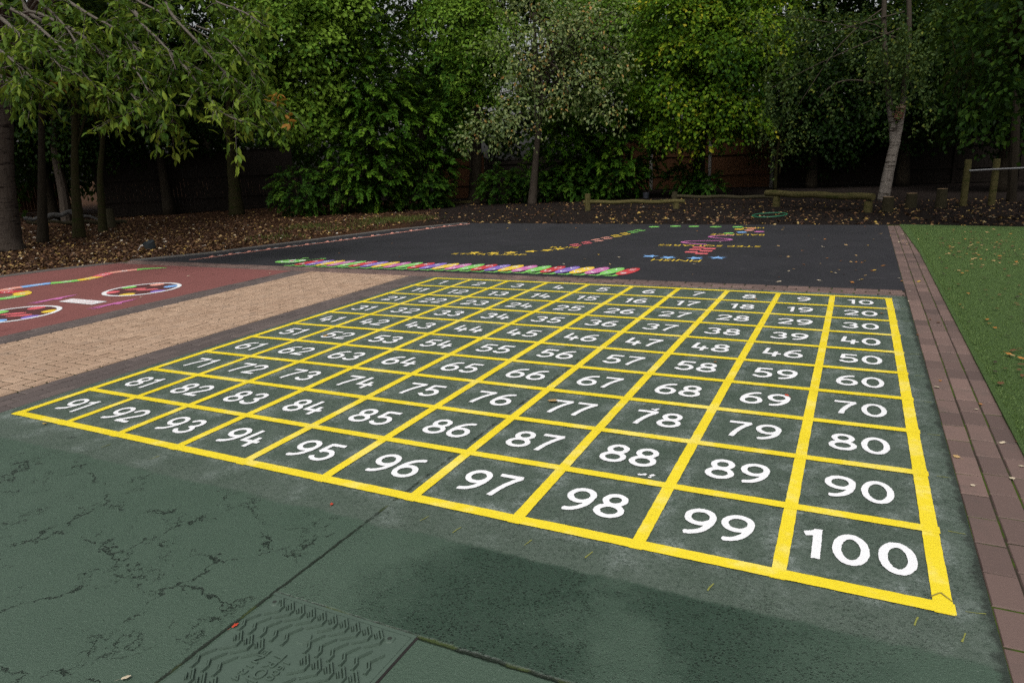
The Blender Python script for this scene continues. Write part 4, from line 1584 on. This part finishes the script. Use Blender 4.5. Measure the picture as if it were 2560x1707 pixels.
A = G(1440, 436)
B = G(1800, 428)
u_ = unit((B - A)[:2])
A2, B2 = A[:2] - u_ * 1.2, A[:2] + u_ * 5.2
B3 = A[:2] + u_ * 18.0
fence('brown close board fence with grey posts behind the log beams', A2, B2, 1.78, M_BOARD, 1.92, post_mat=M_POST)
fence('board fence coloured black for the shade behind the leaning birch', B2 + u_ * .12, B3, 1.78, M_SHADE_BOARD, 1.92)
fence('short brown fence showing only in the gap between the low hedges', W(1000, 455, 26.4)[:2], W(1112, 450, 26.2)[:2], 1.45, M_BOARD, 1.75)
fence('shade-dark fence hidden behind the low left hedge', W(690, 474, 27.2)[:2], W(990, 456, 26.6)[:2], 1.3, M_SHADE_BOARD, 1.75)
fence('shade-dark fence hidden behind the hedge and slim pale tree', W(1122, 450, 26.2)[:2], W(1375, 442, 25.2)[:2], 1.3, M_SHADE_BOARD, 1.75)
fence('board fence coloured black for the shade under the trees left of centre', W(235, 490, 27.5)[:2], W(680, 474, 27.5)[:2], 2.05, M_SHADE_BOARD, 2.2)
fence('low brown fence far back behind the slender trunks', W(20, 480, 36)[:2], W(160, 470, 36)[:2], 1.25, M_BOARD, 2.0)

# ------------------------------------------------------------------ logs, posts, beams
M_LOG = bark('weathered_log', (.045, .040, .016), (.115, .098, .040), (.035, .040, .011))
M_LOGD = bark('dark_log', (.022, .020, .012), (.055, .047, .027))
M_PALE = bark('pale_dead_wood', (.05, .048, .046), (.12, .115, .11))
M_CUT = plain('cut_wood', (.20, .13, .07), .8, .2, .25, 30)


def beam(label, p0, p1, r, posts, mat, group='low log balance beams'):
    p0, p1 = np.array(p0), np.array(p1)
    t = empty('balance_beam', (p0[0], p0[1], 0), label, 'balance beam', group)
    m = MB()
    o = np.array([p0[0], p0[1], 0])
    n = 12
    pts = [p0 + (p1 - p0) * i / n - o + np.array([0, 0, .012 * math.sin(i * 1.3)]) for i in range(n + 1)]
    m.tube(pts, [r * (1 + .05 * math.sin(i * 2.1)) for i in range(n + 1)], 14)
    m.obj('log', mat, t, smooth=False)
    for fr_, pr, top, off in posts:
        q = p0 + (p1 - p0) * fr_ - o
        pm = MB()
        pm.tube([(q[0], q[1] + off, -.05), (q[0], q[1] + off, top * .5), (q[0], q[1] + off, top)], [pr * 1.03, pr, pr * .97], 14)
        pm.obj('post', mat, t)
    return t


def at_h(px, py, gx, gy):
    """point above the ground point (gx, gy) that shows at height py"""
    g = G(gx, gy)
    d = math.hypot(g[0] - CAM[0], g[1] - CAM[1])
    return W(px, py, d)


beam('pale mossy log beam left, on two short posts before the hedge', at_h(1340, 465, 1350, 481), at_h(1573, 463, 1550, 477), .052, [(.045, .075, .40, -.0), (.92, .075, .12, 0)], M_LOG)
beam('dark log beam lying between the two paler beams', at_h(1543, 452, 1545, 470), at_h(1775, 453, 1790, 466), .046, [(.03, .075, .33, 0)], M_LOGD)
beam('longest pale green log beam near the birch', at_h(1760, 444, 1787, 470), at_h(2006, 453, 1995, 485), .074, [(.115, .085, .22, 0), (.965, .085, .20, 0)], M_LOG)
pc = MB()
e = at_h(1996, 444, 1995, 485)
for (px, py, hpx, wpx, lab, mt) in ((2038, 484, 27, 21, 'greenish stump nearest the birch foot', M_LOGD), (2092, 474, 25, 20, 'dark round stump in the middle of the three', M_LOGD), (2160, 475, 34, 19, 'tall split stump nearest the rail posts', M_LOGD)):
    g = G(px, py)
    d = math.hypot(g[0] - CAM[0], g[1] - CAM[1])
    hh, rr_ = rad(hpx, d), rad(wpx, d) / 2
    t = empty('tree_stump', g, lab, 'stump', 'stepping stumps on the dark soil')
    m = MB()
    m.tube([(0, 0, -.05), (0, 0, hh * .5), (0, 0, hh)], [rr_ * 1.05, rr_, rr_ * .97], 16, wob=.04)
    m.obj('stump_side', mt, t)
    m = MB()
    m.tube([(0, 0, hh + .0005), (0, 0, hh + .004)], [rr_ * .93, rr_ * .90], 16)
    m.obj('cut_top', M_CUT, t)
rp = []
for (px, py, top, lab) in ((2212, 470, 386, 'rail post at the open left end of the rail'), (2277, 468, 386, 'rail post second from the left end of the rail')):
    g = G(px, py)
    d = math.hypot(g[0] - CAM[0], g[1] - CAM[1])
    hh = rad(py - top, d) * .99
    m = MB()
    m.tube([(0, 0, -.05), (0, 0, hh * .5), (0, 0, hh - .02), (0, 0, hh)], [.070, .068, .066, .058], 16, wob=.02)
    o = prop(m.obj('rail_post', M_LOG, None, g), lab, 'post', 'round rail posts by the lawn')
    rp.append((g, hh, d))
m = MB()
g0, g1 = rp[0][0], rp[1][0]
dv = (g1 - g0) / np.linalg.norm(g1 - g0)
zz = rad(468 - 405, rp[0][2])
m.tube([g0 + dv * .03 + np.array([0, -.085, zz]), g1 + np.array([0, -.085, zz + .01]), g1 + dv * 2.6 + np.array([0, -.085, zz + .03])], [.017, .017, .017], 8)
prop(m.obj('metal_rail', plain('dull_steel', (.20, .20, .20), .45, .5), None), 'thin grey metal rail fixed across the round posts', 'rail')

# logs and branches stacked at the left
GL = 'dead branches lying behind the slender trunks'
DL = 24.0


def gp_(px, py, d):
    return W(px, py, d)


for i, (x0, y0, x1, y1, r, mt, lab) in enumerate([
    (110, 498, 170, 486, .07, M_PALE, 'pale thick branch propped up highest on the pile'),
    (55, 505, 112, 497, .06, M_PALE, 'pale grey branch end beside the thick peeling trunk'),
    (160, 490, 235, 505, .04, M_PALE, 'thin pale pole sloping down between the slender trunks'),
    (60, 510, 180, 512, .05, M_LOGD, 'dark straight branch lying low in the pile'),
    (110, 506, 150, 509, .03, M_PALE, 'short pale stick in the middle of the pile'),
    (150, 511, 290, 520, .06, M_LOGD, 'longest dark log at the front of the pile'),
    (235, 506, 292, 513, .06, M_LOGD, 'dark log end beside the short upright stump')]):
    g = G((x0 + x1) / 2, 522)
    d = math.hypot(g[0] - CAM[0], g[1] - CAM[1])
    p0, p1 = W(x0, y0, d + .2 * i - .6), W(x1, y1, d + .2 * i - .6)
    p0[2], p1[2] = max(p0[2], r), max(p1[2], r)
    m = MB()
    n = 8
    m.tube([p0 + (p1 - p0) * k / n + np.array([0, 0, .03 * math.sin(k * 1.2 + i)]) for k in range(n + 1)], list(np.linspace(r, r * .75, n + 1)), 9, wob=.08)
    prop(m.obj('dead_branch', mt, None), lab, 'branch', GL)
g = G(258, 520)
d = math.hypot(g[0] - CAM[0], g[1] - CAM[1])
m = MB()
m.tube([(0, 0, -.05), (0, 0, rad(15, d)), (0, 0, rad(34, d))], [rad(8, d), rad(7.5, d), rad(7, d)], 14, wob=.04)
prop(m.obj('tree_stump', M_LOGD, None, g), 'short upright stump at the end of the dead branches', 'stump')
g = W(150, 485, 26)
m = MB()
p0 = np.array([*(W(152, 500, 27)[:2]), 0])
m.tube(spline3([p0, W(143, 430, 27), W(128, 360, 27), W(120, 250, 27)], 6), list(np.linspace(.17, .09, 19)), 9, wob=.05)
prop(m.obj('bare_trunk', B_GREY, None), 'dim leaning bare trunk far back between the dark and mossy trunks', 'tree')
p0 = np.array([*(W(1092, 455, 24)[:2]), 0])
m = MB()
m.tube(spline3([p0 - np.array([0, 0, .05]), W(1090, 420, 24), W(1094, 380, 24), W(1094, 250, 24)], 6), list(np.interp(np.linspace(0, 1, 19), [0, .2, 1], [.36, .2, .16])), 10, wob=.05)
prop(m.obj('bare_trunk', B_DARK, None), 'nearly black flared trunk in the gap between the low hedges', 'tree')
for i, (px, yb, rr_, lab) in enumerate(((2325, 450, .10, 'dark trunk in the shade near the right edge'),)):
    dd = 19.5
    p0 = np.array([*(W(px, yb, dd)[:2]), -.05])
    m = MB()
    m.tube(spline3([p0, W(px + 6, 330, dd), W(px + 12, 180, dd), W(px + 16, 20, dd)], 6), list(np.linspace(rr_, rr_ * .6, 19)), 9, wob=.05)
    prop(m.obj('shaded_trunk', B_DARK, None), lab, 'tree', 'dark trunks in the right hand shade')

# ------------------------------------------------------------------ small things
g0, g1 = G(1728, 497), G(1807, 495)
c = (g0 + g1) / 2
r = np.linalg.norm(g1 - g0) / 2
V, F = [], []
n, k = 48, 8
for i in range(n):
    a = 2 * math.pi * i / n
    for j in range(k):
        b = 2 * math.pi * j / k
        V.append(((r + .012 * math.cos(b)) * math.cos(a), (r + .012 * math.cos(b)) * math.sin(a), .012 * math.sin(b)))
for i in range(n):
    for j in range(k):
        F.append((i * k + j, ((i + 1) % n) * k + j, ((i + 1) % n) * k + (j + 1) % k, i * k + (j + 1) % k))
o = link('plastic_hoop', arr_mesh('plastic_hoop', V, F), None, (c[0], c[1], .02), (R(2), R(-2), 0), plain('green_plastic', (.02, .13, .065), .5, .4))
prop(o, 'thin green plastic hoop lying on the soil past the black tarmac', 'hoop')
g = G(347, 570)
pot = empty('plastic_pan', g, 'grey plastic toy pan with a thin pale handle lying on the bark', 'toy pan', rot=(R(18), R(-8), R(25)))
pot.scale = (.62, .62, .62)
m = MB()
m.tube([(0, 0, 0), (0, 0, .10), (0, 0, .20)], [.15, .165, .175], 24, caps=False)
m.tube([(0, 0, .20), (0, 0, .10), (0, 0, .012)], [.165, .155, .14], 24, caps=False)
m.add([(.14 * math.cos(2 * math.pi * i / 24), .14 * math.sin(2 * math.pi * i / 24), .012) for i in range(24)], [tuple(range(24))])
m.obj('bowl', plain('grey_plastic', (.045, .055, .062), .45, .5), pot)
m = MB()
m.tube(spline3([(-.16, 0, .14), (-.27, .0, .13), (-.36, 0, .06), (-.44, .0, -.01)], 5), [.012] * 16, 8)
m.obj('handle', plain('pale_plastic', (.62, .60, .58), .4, .5), pot)
g = G(1615 / KX, 496 / KX)
m = MB()
m.tube([(0, 0, 0), (0, 0, .17)], [.085, .11], 16, caps=False)
m.tube([(0, 0, .17), (0, 0, .02)], [.10, .08], 16, caps=False)
prop(m.obj('plant_pot', plain('black_plastic', (.02, .022, .03), .5, .5), None, g), 'small black plastic pot before the fence behind the beams', 'pot')
a, b = G(1040, 466), G(1105, 463)
m = MB()
dv = unit(b - a)
ang = math.atan2(dv[1], dv[0])
m.box(0, -.10, -.02, np.linalg.norm(b - a), .10, .045)
prop(m.obj('timber_sleeper', M_LOG, None, a, (0, 0, ang)), 'pale timber sleeper lying in front of the hedge gap', 'sleeper')

# ------------------------------------------------------------------ fallen leaves, litter, tufts
# short pile of the lawn
lv = Leaves()
n = 60000
P = np.column_stack([5.44 + 5.2 * rng.random(n) ** 1.6, rng.uniform(1.2, 11.2, n), np.full(n, .010)])
P = P[~((P[:, 0] > 5.3) & (P[:, 0] < 5.44 - .02 * 0) )]
P = P[P[:, 1] < 11.45 - .17 * np.maximum(0, P[:, 0] - 5.3)]
n = len(P)
lv.add(P, UP + rng.normal(size=(n, 3)) * .55 + np.array([.2, .3, 0]), rng.normal(size=(n, 3)), rng.uniform(.010, .019, n), rng.uniform(.004, .007, n), rng.random(n))
prop(lv.obj('lawn_pile', leaf_mat('lawn_blade', [(0, (.052, .094, .020)), (.6, (.076, .128, .032)), (1, (.110, .158, .050))], .6, .1, .2), None), 'short green pile of the artificial lawn', 'lawn', kind='stuff')
t = NT('leaf_litter_colours', .7, .25)
t.col(t.ramp(t.attr(), [(0, (.022, .012, .008)), (.45, (.075, .036, .018)), (.65, (.15, .075, .030)), (.8, (.30, .20, .085)), (.92, (.38, .25, .05)), (1, (.50, .44, .36))]))
M_LIT = t.m


def litter(name, label, cat_, n, sampler, smin, smax, zl, tone, mat=M_LIT):
    P = np.array([sampler() for _ in range(n)])
    P = np.column_stack([P, zl + rng.uniform(0, .012, n)])
    lv = Leaves()
    D = rng.normal(size=(n, 3)) * np.array([1, 1, .12])
    N = UP + rng.normal(size=(n, 3)) * .32
    Lh = rng.uniform(smin, smax, n)
    lv.add(P, D, N, Lh, Lh * rng.uniform(.35, .8, n), tone(n))
    return prop(lv.obj(name, mat, None), label, cat_, kind='stuff')


def in_mulch():
    while True:
        px = random.uniform(-40, 1010)
        py = random.uniform(470, 655)
        if py < 492 - px * .02 or py > 648 - px * .145:
            continue
        g_ = G(px, py)
        x, y = g_[0], g_[1]
        if x > np.interp(y, [0, 3.5, 4.3, 5.2, 6.35, 8.05, 10.05, 11.7, 12], [-7.6, -7.0, -6.85, -6.45, -5.64, -5.09, -4.45, -3.45, 9]):
            continue
        if y > 30:
            continue
        return x, y


def in_soil():
    while True:
        px, py = random.uniform(960, 2400), random.uniform(455, 522)
        g_ = G(px, py)
        x, y = g_[0], g_[1]
        if y < 11.7 and x < 5.4 or (x >= 5.4 and y < 11.7 - .0):
            continue
        return x, y


litter('bark_chips', 'brown bark chips and dead leaves covering the ground at the left', 'leaf litter', 17000, in_mulch, .035, .10, -.022, lambda n: np.clip(rng.beta(1.5, 2.2, n) + (rng.random(n) < .09) * .40, 0, 1))
litter('leaf_litter', 'scattered yellow and brown leaves on the dark soil', 'leaf litter', 2600, in_soil, .04, .10, -.022, lambda n: np.clip(rng.beta(2, 1.6, n), 0, 1))
# tufts of grass along the mulch edge
lv = Leaves()
for (px, py) in ((700, 522), (720, 518), (860, 505), (880, 503), (900, 508), (940, 502), (955, 500), (790, 525), (640, 545), (930, 505), (850, 512)):
    g = G(px, py)
    n = 130
    P = g + np.column_stack([rng.normal(size=n) * .35, rng.normal(size=n) * .3, np.full(n, -.03)])
    D = UP + rng.normal(size=(n, 3)) * .45
    lv.add(P, D, rng.normal(size=(n, 3)), rng.uniform(.05, .14, n), .012, rng.uniform(.3, 1, n))
prop(lv.obj('grass_tuft', leaf_mat('grass_blade', [(0, (.04, .06, .012)), (1, (.11, .13, .03))]), None), 'short grass tufts along the edge of the bark', 'grass', kind='stuff')


def leaf_variant(i):
    r_ = random.Random(i)
    n = 14
    V = [(0, 0, .15)]
    for k_ in range(n):
        a = 2 * math.pi * k_ / n
        q = .5 * (1 - .25 * abs(math.sin(a * 2.5 + i))) * (1 if k_ % 2 else .82)
        x, y = q * math.cos(a), q * .72 * math.sin(a)
        V.append((x, y, .05 + .30 * r_.random() * abs(y) + .12 * x * x))
    V += [(-.5, 0, .06), (-.85, .05, .05), (-.84, .08, .05), (-.5, .04, .06)]
    F = [(0, 1 + k_, 1 + (k_ + 1) % n) for k_ in range(n)] + [(n + 1, n + 2, n + 3, n + 4)]
    return V, F


LC = {
    'tan': (.38, .25, .11), 'yellow': (.42, .27, .04), 'orange': (.34, .14, .03), 'brown': (.11, .050, .022), 'red': (.44, .05, .022), 'pale': (.50, .42, .30), 'dark': (.030, .020, .014),
}
LM = {k_: plain('fallen_leaf_' + k_, v, .6, .3, .3, 40) for k_, v in LC.items()}
LME = {}


def fallen(x, y, size, colr, label, group=None, z=.004, rot=None):
    key = (random.randrange(4), colr)
    if key not in LME:
        V, F = leaf_variant(key[0])
        me = arr_mesh('fallen_leaf', V, F)
        me.materials.append(LM[colr])
        LME[key] = me
    o = link('fallen_leaf', LME[key], None, (x, y, z), (random.uniform(-.2, .2), random.uniform(-.2, .2), random.uniform(0, 6.28) if rot is None else rot))
    o.scale = (size, size, size * random.uniform(.5, 1.0))
    return prop(o, label, 'leaf', group)


def fl(px, py, size, colr, label, rot=None):
    g_ = G(px, py)
    return fallen(g_[0], g_[1], size, colr, label, None, .006, rot)


fl(1270, 923, .085, 'tan', 'large tan curled leaf touching the number 77', 2.6)
fl(541, 1440, .030, 'red', 'bright red leaf on the edge of the manhole cover', 1.2)
fl(103, 975, .040, 'yellow', 'yellow brown leaf just outside the 91 corner')
fl(762, 1160, .025, 'red', 'small red brown leaf below the squares 95 and 96')
fl(1736, 688, .040, 'orange', 'orange leaf lying on the number 8')
fl(1852, 687, .03, 'orange', 'small orange leaf lying on the number 9')
fl(2026, 722, .05, 'orange', 'orange brown leaf beside the number 20')
fl(1807, 910, .035, 'red', 'red brown leaf above the number 69')
fl(1643, 833, .035, 'orange', 'small orange leaf on the line below 48')
fl(2065, 640, .03, 'pale', 'pale scrap of leaf on the brick corner by the tarmac')
fl(2071, 647, .05, 'orange', 'orange leaf on the brick edging corner by the tarmac')
fl(2110, 648, .05, 'yellow', 'yellow leaf on the outer bricks by the lawn corner')
fl(748, 773, .06, 'tan', 'tan leaf on the grey bricks left of square 31')
fl(290, 1560, .035, 'pale', 'pale leaf at the bottom edge near the manhole cover')
fl(1422, 592, .07, 'pale', 'pale leaf right of the caterpillar tail end on black')
fl(1375, 586, .05, 'yellow', 'yellow leaf above the caterpillar tail end on black')
n_b = 0
while n_b < 62:
    px, py = random.uniform(450, 2060), random.uniform(520, 655)
    if n_b > 22:
        px = random.uniform(1780, 2060)
    g = G(px, py)
    if not (5.55 < g[1] < 11.4) or g[0] > 5 or g[0] < np.interp(g[1], [5.4, 6.3, 8, 10, 11.6], [-5.4, -5.0, -4.5, -3.9, -3.1]):
        continue
    fallen(g[0], g[1], random.uniform(.035, .065), random.choice(['tan', 'pale', 'yellow', 'orange', 'brown']), 'small dry leaf lying loose on the black tarmac', 'dry leaves on the black tarmac')
    n_b += 1
n_b = 0
while n_b < 230:
    px, py = random.uniform(2050, 2352), random.uniform(520, 900)
    if n_b < 150:
        px, py = random.gauss(2260, 70), random.gauss(568, 28)
    g = G(px, py)
    if g[0] < 5.45 or g[1] > 11.2 or px > 2400:
        continue
    fallen(g[0], g[1], random.uniform(.030, .060), random.choice(['tan', 'brown', 'brown', 'brown', 'tan', 'dark', 'dark', 'orange']), 'dry brown or yellow leaf lying on the artificial lawn', 'dry leaves on the artificial lawn', .030)
    n_b += 1
for k_ in range(26):
    y = random.uniform(.5, 11)
    fallen(random.uniform(XR, 5.43), y, random.uniform(.02, .045), random.choice(['tan', 'brown', 'pale', 'orange']), 'tiny dry leaf lying on the brown brick edging', 'dry leaves on the right brick edging', .006)
for k_ in range(22):
    px, py = random.uniform(150, 640), random.uniform(612, 690)
    g = G(px, py)
    if g[0] > -2.5 or g[1] > 5:
        continue
    fallen(g[0], g[1], random.uniform(.03, .05), random.choice(['dark', 'pale', 'brown', 'tan']), 'tiny dry leaf lying on the red surface', 'dry leaves on the red surface')
